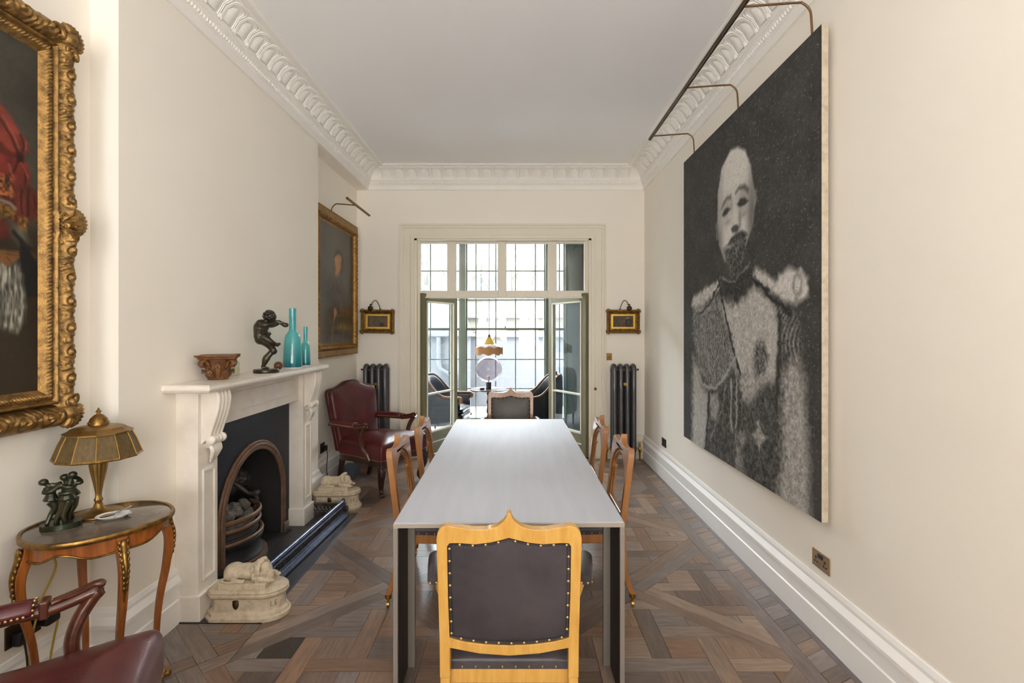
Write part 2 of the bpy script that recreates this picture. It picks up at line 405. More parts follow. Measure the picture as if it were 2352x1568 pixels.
# ------------------------------------------------------------------ the room
XR, XA, XB = 1.555, -1.95, -1.82          # right wall, alcove wall, chimney breast face
YB, YF = 6.24, -2.6                       # back wall, wall behind the camera
B0, B1 = 2.34, 4.69                       # chimney breast
ZC, ZK = 3.51, 3.264                      # ceiling, underside of the cornice
b = MB()
b.box(-2.4, XA, YF, B0, -0.1, ZC)
b.box(-2.4, XB, B0, 3.08, -0.1, ZC).box(-2.4, XB, 4.0, B1, -0.1, ZC).box(-2.4, XB, 3.08, 4.0, 0.84, ZC)
b.box(-2.4, XA, B1, YB, -0.1, ZC).box(-2.5, -2.395, 3.0, 4.08, -0.12, 0.9)
b.box(XA, XB, B1, YB, ZK, ZC).box(XA, XB, YF, B0, ZK, ZC)
struct('wall_left', b, 'wall', smooth=0)
struct('wall_right', MB().box(XR, XR+0.2, YF, YB, -0.1, ZC), 'wall', smooth=0)
OX0, OX1, OZ = -1.247, 0.907, 2.675
b = MB().box(-2.4, OX0, YB, YB+0.26, -0.1, ZC).box(OX1, XR+0.2, YB, YB+0.26, -0.1, ZC).box(OX0, OX1, YB, YB+0.26, OZ, ZC)
struct('wall_back', b, 'wall', smooth=0)
b = MB().box(-2.4, -1.53, YF-0.2, YF, -0.1, ZC).box(-0.37, 0.07, YF-0.2, YF, -0.1, ZC).box(1.23, XR+0.2, YF-0.2, YF, -0.1, ZC)
for x in (-1.53, 0.07):
    b.box(x, x+1.16, YF-0.2, YF, -0.1, 0.5).box(x, x+1.16, YF-0.2, YF, 3.0, ZC)
struct('wall_front', b, 'wall', smooth=0)
for k, x in enumerate((-1.53, 0.07)):
    b = MB()
    for xx in (x, x+0.37, x+0.76, x+1.12): b.box(xx, xx+0.04, YF-0.1, YF-0.06, 0.5, 3.0)
    for z in (0.5, 1.1, 1.72, 2.35, 2.96): b.box(x, x+1.16, YF-0.1, YF-0.06, z, z+0.04)
    struct('window_%d' % (5+k), b, 'paint', smooth=0)
struct('ceiling', MB().box(-2.4, XR+0.2, YF-0.2, YB+0.26, ZC, ZC+0.1), 'ceiling', smooth=0)

# --- floor: old oak panels laid on the diagonal, a border along the wall
floor = struct('floor', MB().box(-2.4, XR+0.2, YF-0.2, YB+0.28, -0.1, -0.016), 'soot', smooth=0)
def clip(poly, nx, ny, c):
    """keep the side nx*x+ny*y <= c"""
    out = []
    for i in range(len(poly)):
        p, q = poly[i], poly[(i+1) % len(poly)]
        dp, dq = nx*p[0]+ny*p[1]-c, nx*q[0]+ny*q[1]-c
        if dp <= 0: out.append(p)
        if (dp < 0 < dq) or (dq < 0 < dp):
            t = dp/(dp-dq); out.append((p[0]+(q[0]-p[0])*t, p[1]+(q[1]-p[1])*t))
    return out
def parea(p): return 0.5*sum(p[i][0]*p[(i+1) % len(p)][1]-p[(i+1) % len(p)][0]*p[i][1] for i in range(len(p)))
planks = []                                # (polygon, grain angle, tint)
TINTS = [(122, 100, 85), (132, 107, 90), (113, 95, 84), (138, 114, 97), (126, 109, 99), (104, 90, 82), (144, 123, 107), (121, 108, 102), (130, 102, 82), (127, 115, 110)]
PA = (0.69, 3.105); H = 0.725               # a panel corner, half a panel diagonal
FX0, FX1, FY0, FY1 = -1.95, 1.295, 0.6, 6.24
HE = (-1.353, 2.712, 4.36)                  # hearth edge x, y0, y1
def put(poly, ang, tint=None):
    for args in ((1, 0, FX1), (-1, 0, -FX0), (0, 1, FY1), (0, -1, -FY0)):
        poly = clip(poly, *args)
        if len(poly) < 3: return
    pieces = [poly]
    if min(p[0] for p in poly) < HE[0] and max(p[1] for p in poly) > HE[1] and min(p[1] for p in poly) < HE[2]:
        left = clip(poly, 1, 0, HE[0])
        pieces = [clip(poly, -1, 0, -HE[0])]
        if len(left) >= 3: pieces += [clip(left, 0, 1, HE[1]), clip(left, 0, -1, -HE[2])]
    for q in pieces:
        if len(q) >= 3 and abs(parea(q)) > 6e-4: planks.append((q, ang, tint or random.choice(TINTS)))
R2 = math.sqrt(0.5); S = H*math.sqrt(2)/2   # half panel side
FW = 0.088                                  # frame strip
for i in range(-5, 4):
    for j in range(-4, 6):
        if (i+j) % 2 == 0: continue
        cx, cy = PA[0]+i*H, PA[1]+j*H       # panel centre
        if cx < FX0-H or cx > FX1+H or cy < FY0-H or cy > FY1+H: continue
        # frame: four strips in the panel's own axes (turned 45 degrees)
        for k in range(4):
            a = PI/4+k*PI/2
            loc = [(-S, S-FW), (S-FW, S-FW), (S-FW, S), (-S, S)]
            put([(cx+rot2(p, a)[0], cy+rot2(p, a)[1]) for p in loc], a)
        # lattice: woven strips along x and y with squares between
        pitch, ws = 0.262, 0.094
        inn = S-FW
        def inner(poly):
            for k in range(4):
                a = PI/4+k*PI/2; nx, ny = math.cos(a), math.sin(a)
                poly = clip(poly, nx, ny, nx*cx+ny*cy+inn)
                if len(poly) < 3: return []
            return poly
        for u in range(-3, 4):
            for v in range(-3, 4):
                x0, y0 = cx+u*pitch, cy+v*pitch          # crossing
                q = pitch-ws
                if (u+v) % 2 == 0:
                    pl = inner([(x0-q-ws/2, y0-ws/2), (x0+q+ws/2, y0-ws/2), (x0+q+ws/2, y0+ws/2), (x0-q-ws/2, y0+ws/2)]); an = 0
                else:
                    pl = inner([(x0-ws/2, y0-q-ws/2), (x0+ws/2, y0-q-ws/2), (x0+ws/2, y0+q+ws/2), (x0-ws/2, y0+q+ws/2)]); an = PI/2
                if pl: put(pl, an)
                sq = inner([(x0+ws/2, y0+ws/2), (x0+ws/2+q, y0+ws/2), (x0+ws/2+q, y0+ws/2+q), (x0+ws/2, y0+ws/2+q)])
                if sq:
                    t = None
                    if abs(sum(p[0] for p in sq)/len(sq)+1.04) < 0.13 and abs(sum(p[1] for p in sq)/len(sq)-2.46) < 0.13: t = (48, 42, 38)
                    put(sq, random.choice((0, 0, PI/2)), t)
FX1b = FX1; FX1 = XR
y = FY0
while y < FY1:                              # border strip, tiles and wall strip along the right wall
    n = min(y+random.uniform(1.0, 1.5), FY1)
    put([(FX1b, y), (FX1b+0.082, y), (FX1b+0.082, n), (FX1b, n)], PI/2, (112, 98, 92)); y = n
y = FY0-0.05
while y < FY1:
    put([(FX1b+0.082, y), (FX1b+0.2, y+0.06), (FX1b+0.2, y+0.15), (FX1b+0.082, y+0.09)], 0.5)
    put([(FX1b+0.082, y+0.09), (FX1b+0.2, y+0.15), (FX1b+0.2, y+0.27), (FX1b+0.082, y+0.21)], 0.5); y += 0.21
y = FY0
while y < FY1:
    n = min(y+random.uniform(0.8, 1.3), FY1)
    put([(FX1b+0.2, y), (XR, y), (XR, n), (FX1b+0.2, n)], PI/2, (104, 92, 92)); y = n
FX1 = FX1b
def plank_mesh(items, name):
    vs, fs, uvs, cols = [], [], [], []
    for poly, ang, tint in items:
        if parea(poly) < 0: poly = poly[::-1]
        c = (sum(p[0] for p in poly)/len(poly), sum(p[1] for p in poly)/len(poly))
        g = 0.0012; poly2 = []
        for p in poly:
            d = math.hypot(p[0]-c[0], p[1]-c[1]); k = max(0.0, 1-1.6*g/max(d, 1e-4)); poly2.append((c[0]+(p[0]-c[0])*k, c[1]+(p[1]-c[1])*k))
        n = len(poly2); o = len(vs); top = random.uniform(-0.0012, 0.0004); off = (random.random()*9, random.random()*9)
        vs += [(p[0], p[1], top) for p in poly2]+[(p[0], p[1], -0.016) for p in poly2]
        F = [[o+i for i in range(n)]]+[[o+i, o+i+n, o+(i+1) % n+n, o+(i+1) % n] for i in range(n)]
        jit = random.uniform(0.84, 1.14); col = tuple(v*jit for v in srgb(*tint))
        for f in F:
            fs.append(f)
            for vi in f:
                q = rot2((vs[vi][0], vs[vi][1]), -ang); uvs.append((q[0]+off[0], q[1]+off[1])); cols.append((*col, 1))
    me = bpy.data.meshes.new(name); me.from_pydata(vs, [], fs)
    uv = me.uv_layers.new(name='UVMap'); uv.data.foreach_set('uv', np.array(uvs, 'f').ravel())
    ca = me.color_attributes.new('tint', 'FLOAT_COLOR', 'CORNER'); ca.data.foreach_set('color', np.array(cols, 'f').ravel())
    me.materials.append(MATS['parquet']); return me
def shown(p):                               # how large a plank can look from the doorway
    x = sum(q[0] for q in p[0])/len(p[0]); y = sum(q[1] for q in p[0])/len(p[0])
    if y < 2.2 or abs(x) > y*1.05 or (abs(x+0.03) < 0.32 and y < 2.35): return 0
    hid = 0.15 if (-0.5 < x < 0.45 and y > 2.5) else 1
    return abs(parea(p[0]))/y**3*hid
planks.sort(key=shown, reverse=True)
for it in planks[:300]:
    o = bpy.data.objects.new('plank', plank_mesh([it], 'plank')); COL.objects.link(o); o.parent = floor
o = bpy.data.objects.new('distant_planks', plank_mesh(planks[300:], 'distant_planks')); COL.objects.link(o); o.parent = floor; stuff(o)
b = MB().box(XA, XR, YF, FY0, -0.016, -0.001)
b.build('plank_ground', 'mahogany', floor, smooth=0)

# --- skirting boards
BP = [(0, 0), (0.03, 0), (0.03, 0.125), (0.024, 0.132), (0.024, 0.198), (0.034, 0.203), (0.034, 0.222), (0.014, 0.252), (0.014, 0.268), (0.006, 0.288), (0, 0.29)]
def run(mb, prof, A, B, n, m0=0, m1=0, z=0.0):
    """moulding profile (projection, height) from A to B with inward normal n; m0,m1 = mitre (+1 shortens)"""
    A = Vector((*A, 0)); B = Vector((*B, 0)); d = (B-A).normalized(); N = Vector((*n, 0))
    r0 = [tuple(A+N*p+d*(p*m0)+Vector((0, 0, z+h))) for p, h in prof]
    r1 = [tuple(B+N*p-d*(p*m1)+Vector((0, 0, z+h))) for p, h in prof]
    mb.loft([r0, r1])
b = MB(); run(b, BP, (XR, YF), (XR, YB), (-1, 0), 0, 1); struct('baseboard_right', b, 'paint', smooth=20)
b = MB(); run(b, BP, (XA, YF), (XA, B0), (1, 0), 0, 1); run(b, BP, (XA, B0), (XB, B0), (0, -1), 1, -1)
run(b, BP, (XB, B0), (XB, 2.73), (1, 0), -1, 0); run(b, BP, (XB, 4.33), (XB, B1), (1, 0), 0, -1); run(b, BP, (XA, B1), (XA, YB), (1, 0), 0, 1)
struct('baseboard_left', b, 'paint', smooth=20)
b = MB(); run(b, BP, (XA, YB), (-1.43, YB), (0, -1), 1, 0); run(b, BP, (1.065, YB), (XR, YB), (0, -1), 0, 1)
struct('baseboard_back', b, 'cream_paint', smooth=20)

# --- cornice with egg mouldings
cove = [(0.19-0.122*math.cos(t), 0.115+0.112*math.sin(t)) for t in [i*PI/2/8 for i in range(9)]]
CP = [(0, 0), (0.02, 0), (0.024, 0.052), (0.034, 0.058), (0.05, 0.088), (0.056, 0.1), (0.064, 0.104), (0.064, 0.112)]+cove+[(0.192, 0.236), (0.206, 0.236), (0.212, 0.229), (0.24, 0.229), (0.246, 0.238), (0.256, 0.24), (0.256, 0.246), (0, 0.246)]
def covept(s, a, off):                      # a in 0..1 up the cove; local x = projection, y along the run
    t = a*PI/2
    return ((0.19-(0.122-off)*math.cos(t)), s, 0.115+(0.112-off)*math.sin(t))
def egg_mesh():
    b = MB()
    def ringpath(hw, hi, lo):
        pts = [(-hw, lo), (-hw, (lo+hi)/2)]+[(-hw*math.cos(t), (hi-0.16)+0.16*math.sin(t)) for t in [i*PI/8 for i in range(9)]]+[(hw, (lo+hi)/2), (hw, lo)]
        return pts
    for hw, hi, rr, off in ((0.066, 0.97, 0.0055, 0.003), (0.054, 0.9, 0.0045, 0.004)):
        b.tube([covept(s, a, off) for s, a in ringpath(hw, hi, 0.12)], rr, 5)
    rows = []
    for i in range(7):
        a = 0.14+0.62*i/6; hwid = 0.046*math.sqrt(max(0.04, 1-max(0, (a-0.4)/0.36)**2))
        rows.append([covept(hwid*(k/3-1), a, 0.002+0.016*(1-(k/3-1)**2)*math.sin(PI*min(1, (i+0.6)/6.5))) for k in range(7)])
    b.loft(rows, closed=False)
    for s in (-0.075, 0.075):               # half a leaf dart on each side, at the foot
        b.ell(covept(s*0.93, 0.16, 0.008), (0.008, 0.006, 0.02), 6, 5)
        b.ell(covept(s*0.85, 0.1, 0.008), (0.006, 0.006, 0.012), 6, 5)
    return b.mesh('egg_moulding')
EGG = egg_mesh()
def cornice(name, A, B, n, m0, m1, rz, count, start, d):
    b = MB(); run(b, CP, A, B, n, m0, m1, ZK); o = struct(name, b, 'plaster', smooth=25)
    for i in range(count):
        p = Vector((*A, ZK))+Vector((*d, 0))*(start+0.15*i)
        e = obj('egg_moulding', EGG, 'plaster', o, 40, loc=tuple(p), rot=(0, 0, rz))
    L = (Vector(B)-Vector(A)).length; bb = MB(); k = 0.16
    while k < L-0.08:
        p = Vector((*A, ZK))+Vector((*d, 0))*k+Vector((*n, 0))*0.044+Vector((0, 0, 0.075))
        if (A[1]+d[1]*k > 2.3): bb.ell(tuple(p), (0.011, 0.011, 0.014), 6, 4)
        k += 0.028
    stuff(bb.build('leaf_bead', 'plaster', o, 60))
    return o
cornice('trim_1', (XB, YF), (XB, YB), (1, 0), 0, 1, 0, 27, 4.63, (0, 1))
cornice('trim_2', (XR, YF), (XR, YB), (-1, 0), 0, 1, PI, 27, 4.63, (0, 1))
cornice('trim_3', (XB, YB), (XR, YB), (0, -1), 1, 1, -PI/2, 20, 0.26, (1, 0))

# --- architrave around the garden doors
AP = [(0, 0), (0.035, 0), (0.035, 0.02), (0.028, 0.03), (0.028, 0.052), (0.02, 0.058), (0.02, 0.13), (0.026, 0.14), (0.026, 0.18), (0, 0.18)]
b = MB()
yy = lambda p: YB-p
r = []
for X, Zs, sx, top in ((OX0, 0.0, -1, 0), (OX0, OZ, -1, 1), (OX1, OZ, 1, 1), (OX1, 0.0, 1, 0)):
    r.append([(X+sx*(0.18-q), yy(p), (Zs+(0.18-q)*top)) for p, q in AP])
b.loft(r); struct('trim_4', b, 'cream_paint', smooth=25)
b = MB()                                    # painted lining of the opening
b.box(OX0, OX0+0.03, YB-0.005, YB+0.26, 0, OZ).box(OX1-0.03, OX1, YB-0.005, YB+0.26, 0, OZ).box(OX0, OX1, YB-0.005, YB+0.26, OZ-0.02, OZ)
b.box(OX0+0.03, OX0+0.06, YB+0.05, YB+0.12, 0, OZ).box(OX1-0.075, OX1-0.03, YB+0.05, YB+0.12, 0, OZ)
struct('trim_5', b, 'cream_paint', smooth=0)

# --- fixed light over the doors
tz0, tz1 = 2.048, 2.632
panes = [(-1.2, -0.86), (-0.752, -0.233), (-0.13, 0.384), (0.492, 0.833)]
t = sempty('window_1')
b = MB(); ty0, ty1 = YB+0.08, YB+0.14
xs = [OX0+0.03]+[v for p in panes for v in p]+[OX1-0.03]
for k in range(0, len(xs), 2): b.box(xs[k], xs[k+1], ty0, ty1, 1.96, OZ-0.02)
for p in panes: b.box(p[0], p[1], ty0, ty1, 1.96, tz0).box(p[0], p[1], ty0, ty1, tz1, OZ-0.02)
b.box(OX0+0.03, OX1-0.03, ty0-0.02, ty1, 1.955, 1.975)
b.build('window_frame', 'cream_paint', t, smooth=0, bevel=0.004)
for p in panes: MB().box(p[0], p[1], YB+0.108, YB+0.112, tz0, tz1).build('pane', 'glass', t, smooth=0)

# --- the two glazed leaves, standing open into the garden room
def leaf(name, hx, ang, width, side):
    t = sempty(name); t.location = (hx, YB+0.03, 0.005); t.rotation_euler = (0, 0, ang)
    W, Hh, st = width, 2.01, 0.085; th = 0.04
    y0, y1 = (-th, 0) if side > 0 else (0, th)
    b = MB().box(0, st, y0, y1, 0, Hh).box(W-st, W, y0, y1, 0, Hh).box(st, W-st, y0, y1, Hh-0.09, Hh).box(st, W-st, y0, y1, 0, 0.2).box(st, W-st, y0, y1, 0.2, 0.27)
    b.build('door_frame', 'olive', t, smooth=0, bevel=0.003)
    b = MB(); g = 0.02                      # pale glazing bead around the glass
    za, zb = 0.27, Hh-0.09
    for yy0, yy1 in ((y0-0.006, y0+0.01), (y1-0.01, y1+0.006)):
        b.box(st, st+g, yy0, yy1, za, zb).box(W-st-g, W-st, yy0, yy1, za, zb).box(st, W-st, yy0, yy1, za, za+g).box(st, W-st, yy0, yy1, zb-g, zb)
    b.build('glazing_bead', 'cream_paint', t, smooth=0)
    MB().box(st, W-st, y0-0.004, y1+0.004, 0.745, 0.765).build('glazing_bar', 'cream_paint', t, smooth=0)
    MB().box(st, W-st, y0-0.008, y1+0.008, 0.14, 0.155).build('bottom_moulding', 'cream_paint', t, smooth=0)
    ym = (y0+y1)/2
    MB().box(st, W-st, ym-0.002, ym+0.002, za, 0.745).build('pane', 'old_glass', t, smooth=0)
    MB().box(st, W-st, ym-0.002, ym+0.002, 0.765, zb).build('pane', 'old_glass', t, smooth=0)
    b = MB(); b.lathe([(0.0, 0), (0.02, 0), (0.022, 0.01), (0.008, 0.02), (0.008, 0.035), (0.02, 0.045), (0.02, 0.06), (0, 0.066)], 12)
    k = b.build('door_knob', 'old_brass', t, 60, loc=(W-0.045, y0 if side < 0 else y1, 0.98), rot=(PI/2 if side < 0 else -PI/2, 0, 0))
    return t
leaf('door_1', OX0+0.062, math.radians(64.5), 0.79, 1)
leaf('door_2', OX1-0.032, math.radians(121), 0.80, -1)
b = MB().lathe([(0, 0), (0.016, 0), (0.018, 0.006), (0.006, 0.012), (0.006, 0.022), (0.014, 0.03), (0, 0.036)], 12)
o = b.build('door_catch', 'old_brass', None, 60, loc=(0.952, YB-0.03, 0.85), rot=(PI/2, 0, 0)); tag(o, 'small round brass catch on the door architrave beside a radiator', 'catch')

# ------------------------------------------------------------------ garden room beyond the doors
GY, GX0, GX1 = 8.5, -2.0, 0.83
struct('floor_garden', MB().box(GX0-0.2, GX1+0.2, YB+0.26, GY+0.1, -0.1, -0.02), 'bay_floor', smooth=0)
struct('ceiling_garden', MB().box(GX0-0.2, GX1+0.2, YB+0.26, GY+0.15, 3.2, 3.3), 'plaster', smooth=0)
struct('wall_garden_left', MB().box(GX0-0.2, GX0, YB+0.26, GY+0.1, -0.1, 3.3), 'paint', smooth=0)
wr = struct('wall_garden_right', MB().box(GX1+0.012, GX1+0.2, YB+0.26, GY+0.1, -0.1, 3.3), 'green_board', smooth=0)
y = YB+0.26
while y < GY-0.01:
    MB().box(GX1, GX1+0.014, y+0.003, min(y+0.205, GY), -0.02, 3.2).build('board', 'green_board', wr, smooth=0, bevel=0.003); y += 0.208
b = MB()                                    # posts between the sashes, sill and head
for x0, x1 in ((GX0, -1.92), (-0.94, -0.846), (0.477, 0.556), (0.80, GX1)): b.box(x0, x1, GY-0.05, GY+0.08, -0.02, 3.2)
b.box(GX0, GX1, GY-0.05, GY+0.08, -0.02, 0.075).box(GX0, GX1, GY-0.05, GY+0.08, 3.1, 3.2)
struct('trim_6', b, 'bay_olive', smooth=0, bevel=0.006)
def sash(name, x0, x1, bars):
    t = sempty(name)
    for nm, z0, z1, zs, y in (('lower_sash', 0.075, 1.6, (0.596, 1.08), GY), ('upper_sash', 1.56, 3.1, (2.07, 2.55), GY+0.035)):
        b = MB(); f = 0.022
        b.box(x0, x0+f, y, y+0.03, z0, z1).box(x1-f, x1, y, y+0.03, z0, z1).box(x0+f, x1-f, y, y+0.03, z0, z0+0.035).box(x0+f, x1-f, y, y+0.03, z1-0.03, z1)
        s = b.build(nm, 'bay_olive', t, smooth=0)
        for x in bars: MB().box(x-0.008, x+0.008, y+0.004, y+0.026, z0+0.03, z1-0.03).build('glazing_bar', 'bay_olive', s, smooth=0)
        for z in zs: MB().box(x0+f, x1-f, y+0.005, y+0.025, z-0.008, z+0.008).build('glazing_bar', 'bay_olive', s, smooth=0)
        ex = [x0]+list(bars)+[x1]; ez = [z0]+list(zs)+[z1]
        for i in range(len(ex)-1):
            for j in range(len(ez)-1): MB().box(ex[i]+0.006, ex[i+1]-0.006, y+0.0135, y+0.0165, ez[j]+0.006, ez[j+1]-0.006).build('pane', 'glass', s, smooth=0)
    return t
sash('window_2', -1.92, -0.94, (-1.75, -1.438, -1.12))
t = sash('window_3', -0.846, 0.477, (-0.68, -0.35, -0.02, 0.31))
MB().box(-0.2, -0.18, GY-0.02, GY+0.02, 1.6, 1.63).build('sash_catch', 'dark_bronze', t, smooth=0)
sash('window_4', 0.556, 0.80, (0.71,))

# ------------------------------------------------------------------ outside
struct('ground_outside', MB().box(-9, 9, GY+0.1, 16, -0.2, -0.1), 'bounce_paving', smooth=0)
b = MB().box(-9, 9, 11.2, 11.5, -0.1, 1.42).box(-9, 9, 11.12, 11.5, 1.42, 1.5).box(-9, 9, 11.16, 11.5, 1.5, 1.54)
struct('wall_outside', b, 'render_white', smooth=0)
b = MB().box(-9, 9, 11.5, 11.8, -0.1, 2.25)
o = struct('wall_yard', b, 'stock_brick', smooth=0)
MB().box(-9, 9, 11.44, 11.82, 2.25, 2.3).build('coping', 'render_white', o, smooth=0)
MB().box(-9, 9, 11.42, 11.5, 1.84, 1.88).build('string_course', 'render_white', o, smooth=0)
o = tag(MB().add([(-2.5, 10.6, 1.5), (-0.95, 10.6, 1.5), (-1.3, 10.95, 2.35), (-2.5, 10.95, 2.35), (-2.5, 11.12, 1.5), (-0.95, 11.12, 1.5), (-1.3, 11.12, 2.35), (-2.5, 11.12, 2.35)],
    [(0, 1, 2, 3), (1, 5, 6, 2), (0, 3, 7, 4), (3, 2, 6, 7), (4, 7, 6, 5), (0, 4, 5, 1)]).build('lean_to_roof', 'slate_roof', None, 0), 'grey sloping lean-to roof outside the window', 'roof')
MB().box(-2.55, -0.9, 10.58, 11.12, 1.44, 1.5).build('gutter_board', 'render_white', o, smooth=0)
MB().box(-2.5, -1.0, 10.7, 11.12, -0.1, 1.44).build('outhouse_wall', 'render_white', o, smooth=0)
b = MB().tube(crom([(-1.62, 10.62, 1.42), (-1.62, 10.62, 1.1), (-1.6, 10.62, 0.8), (-1.45, 10.62, 0.68), (-1.33, 10.62, 0.6), (-1.3, 10.62, 0.45), (-1.3, 10.62, -0.1)], 5), 0.045, 10)
o = b.build('downpipe', 'slate_roof', None, 60); tag(o, 'grey cranked rainwater pipe on the white wall outside', 'pipe')
MB().box(-1.37, -1.23, 10.57, 10.67, 0.5, 0.56).build('pipe_collar', 'slate_roof', o, smooth=0, bevel=0.01)
struct('wall_sky_block', MB().box(-14, 14, -9.4, -9.0, -0.5, 14), 'stock_brick', smooth=0)  # unseen wall added to keep sky light out of the front windows
struct('ground_street', MB().box(-14, 14, -9.0, YF-0.2, -0.6, -0.5), 'slate', smooth=0)
# terrace of brick houses beyond, with window surrounds
bh = thing('terrace_house', 'sunlit pale brick terrace house beyond the garden wall', 'building', (0, 14.5, 0))
MB().box(-9, 9, 0, 0.4, -0.1, 4.75).build('facade', 'stock_brick', bh, smooth=0)
for x in (-3.0, -1.0, 1.0, 3.0):
    for z in (2.5,):
        o = MB().box(x-0.55, x+0.55, -0.03, 0.02, z, z+1.7).build('window', 'render_white', bh, smooth=0)
        MB().box(x-0.46, x-0.02, -0.05, 0.0, z+0.1, z+1.6).build('pane', 'slate_roof', o, smooth=0)
        MB().box(x+0.02, x+0.46, -0.05, 0.0, z+0.1, z+1.6).build('pane', 'slate_roof', o, smooth=0)
def tree(x, y, h, seed, label):
    r = random.Random(seed); b = MB()
    def br(p, d, L, rad, lev):
        q = p+d*L; m = (p+q)/2+Vector((r.uniform(-1, 1), r.uniform(-1, 1), 0))*L*0.06
        b.tube([p, m, q], [rad, rad*0.85, rad*0.66], 5, cap=False)
        if lev == 0: return
        for _ in range(3 if lev > 1 else 2):
            nd = (d+Vector((r.uniform(-0.8, 0.8), r.uniform(-0.5, 0.5), r.uniform(-0.1, 0.5)))).normalized()
            br(q, nd, L*r.uniform(0.6, 0.85), rad*0.62, lev-1)
    br(Vector((0, 0, 0)), Vector((0, 0, 1)), h*0.3, 0.06, 5)
    t = thing('bare_tree', label, 'tree', (x, y, -0.1), 0, 'bare trees beyond the garden wall')
    b.build('branches', 'bark', t, 60); return t
tree(-1.9, 12.6, 4.6, 3, 'bare leafless tree behind the left window pane')
tree(0.35, 13.2, 4.8, 8, 'bare leafless tree behind the middle window panes')

# ------------------------------------------------------------------ dining table
TZ = 0.74
tb = thing('dining_table', 'long grey metal dining table with folded plate legs', 'table', (-0.048, 3.44, 0), math.radians(0.72))
Wt, Lt = 0.49, 1.275
MB().box(-Wt+0.004, Wt-0.004, -Lt+0.004, Lt-0.004, TZ-0.004, TZ).build('tabletop', 'metal_table', tb, smooth=0)
MB().box(-Wt, Wt, -Lt, Lt, TZ-0.022, TZ-0.0035).build('table_edge', 'table_edge', tb, smooth=0, bevel=0.001)
for sx in (-1, 1):
    for sy in (-1, 1):
        xo, yo = sx*Wt, sy*Lt
        lg = MB().box(min(xo, xo-sx*0.02), max(xo, xo-sx*0.02), min(yo, yo-sy*0.225), max(yo, yo-sy*0.225), 0, TZ-0.022).build('leg', 'table_leg', tb, smooth=0, bevel=0.0012)
        xi = xo-sx*0.02
        MB().box(min(xi, xi-sx*0.003), max(xi, xi-sx*0.003), min(yo-sy*0.004, yo-sy*0.2), max(yo-sy*0.004, yo-sy*0.2), 0.0, TZ-0.022).build('leg_inner_face', 'table_inside', lg, smooth=0)  # dark sheet along the inner face of each leg
        MB().box(min(xi, xi-sx*0.034), max(xi, xi-sx*0.034), min(yo-sy*0.2, yo-sy*0.225), max(yo-sy*0.2, yo-sy*0.225), 0, TZ-0.022).build('leg_flange', 'table_leg', lg, smooth=0, bevel=0.001)

# ------------------------------------------------------------------ gothic dining chairs (front = +y)
def caster(parent, x, y):
    b = MB().lathe([(0, 0.075), (0.02, 0.075), (0.018, 0.05), (0.012, 0.046), (0.006, 0.04), (0.006, 0.03), (0, 0.03)], 10, (x, y, 0))
    b.x = Matrix.Translation((x, y, 0.016)) @ Matrix.Rotation(PI/2, 4, 'X'); b.lathe([(0, -0.007), (0.016, -0.007), (0.016, 0.007), (0, 0.007)], 14); b.x = None
    return b.build('caster', 'brass', parent, 40)
def nails(mb, pts, step, nrm, r=0.0042):
    """dome nail heads along a polyline"""
    P = [Vector(p) for p in pts]; acc = 0.0; nxt = step*0.5
    for a, c in zip(P, P[1:]):
        L = (c-a).length
        while nxt <= acc+L:
            q = a+(c-a)*((nxt-acc)/L); mb.ell(tuple(q), tuple(r*(0.55 if abs(v) > 0.5 else 1.0) for v in nrm), 6, 4); nxt += step
        acc += L
def rake(y0, z0, z): return y0-max(0.0, z-z0)*0.13
def crest(n=10):
    """ogee top line of the back, x from -0.235 to 0.235"""
    half = [(0.0, 0.968), (0.006, 0.966), (0.009, 0.952), (0.018, 0.938), (0.04, 0.921), (0.075, 0.912), (0.12, 0.912), (0.17, 0.92), (0.198, 0.925), (0.218, 0.918), (0.23, 0.902), (0.234, 0.88)]
    return half
def shear_back(mb, zs=0.47, k=0.12):
    mb.v = [(x, y-max(0.0, z-zs)*k, z) for x, y, z in mb.v]
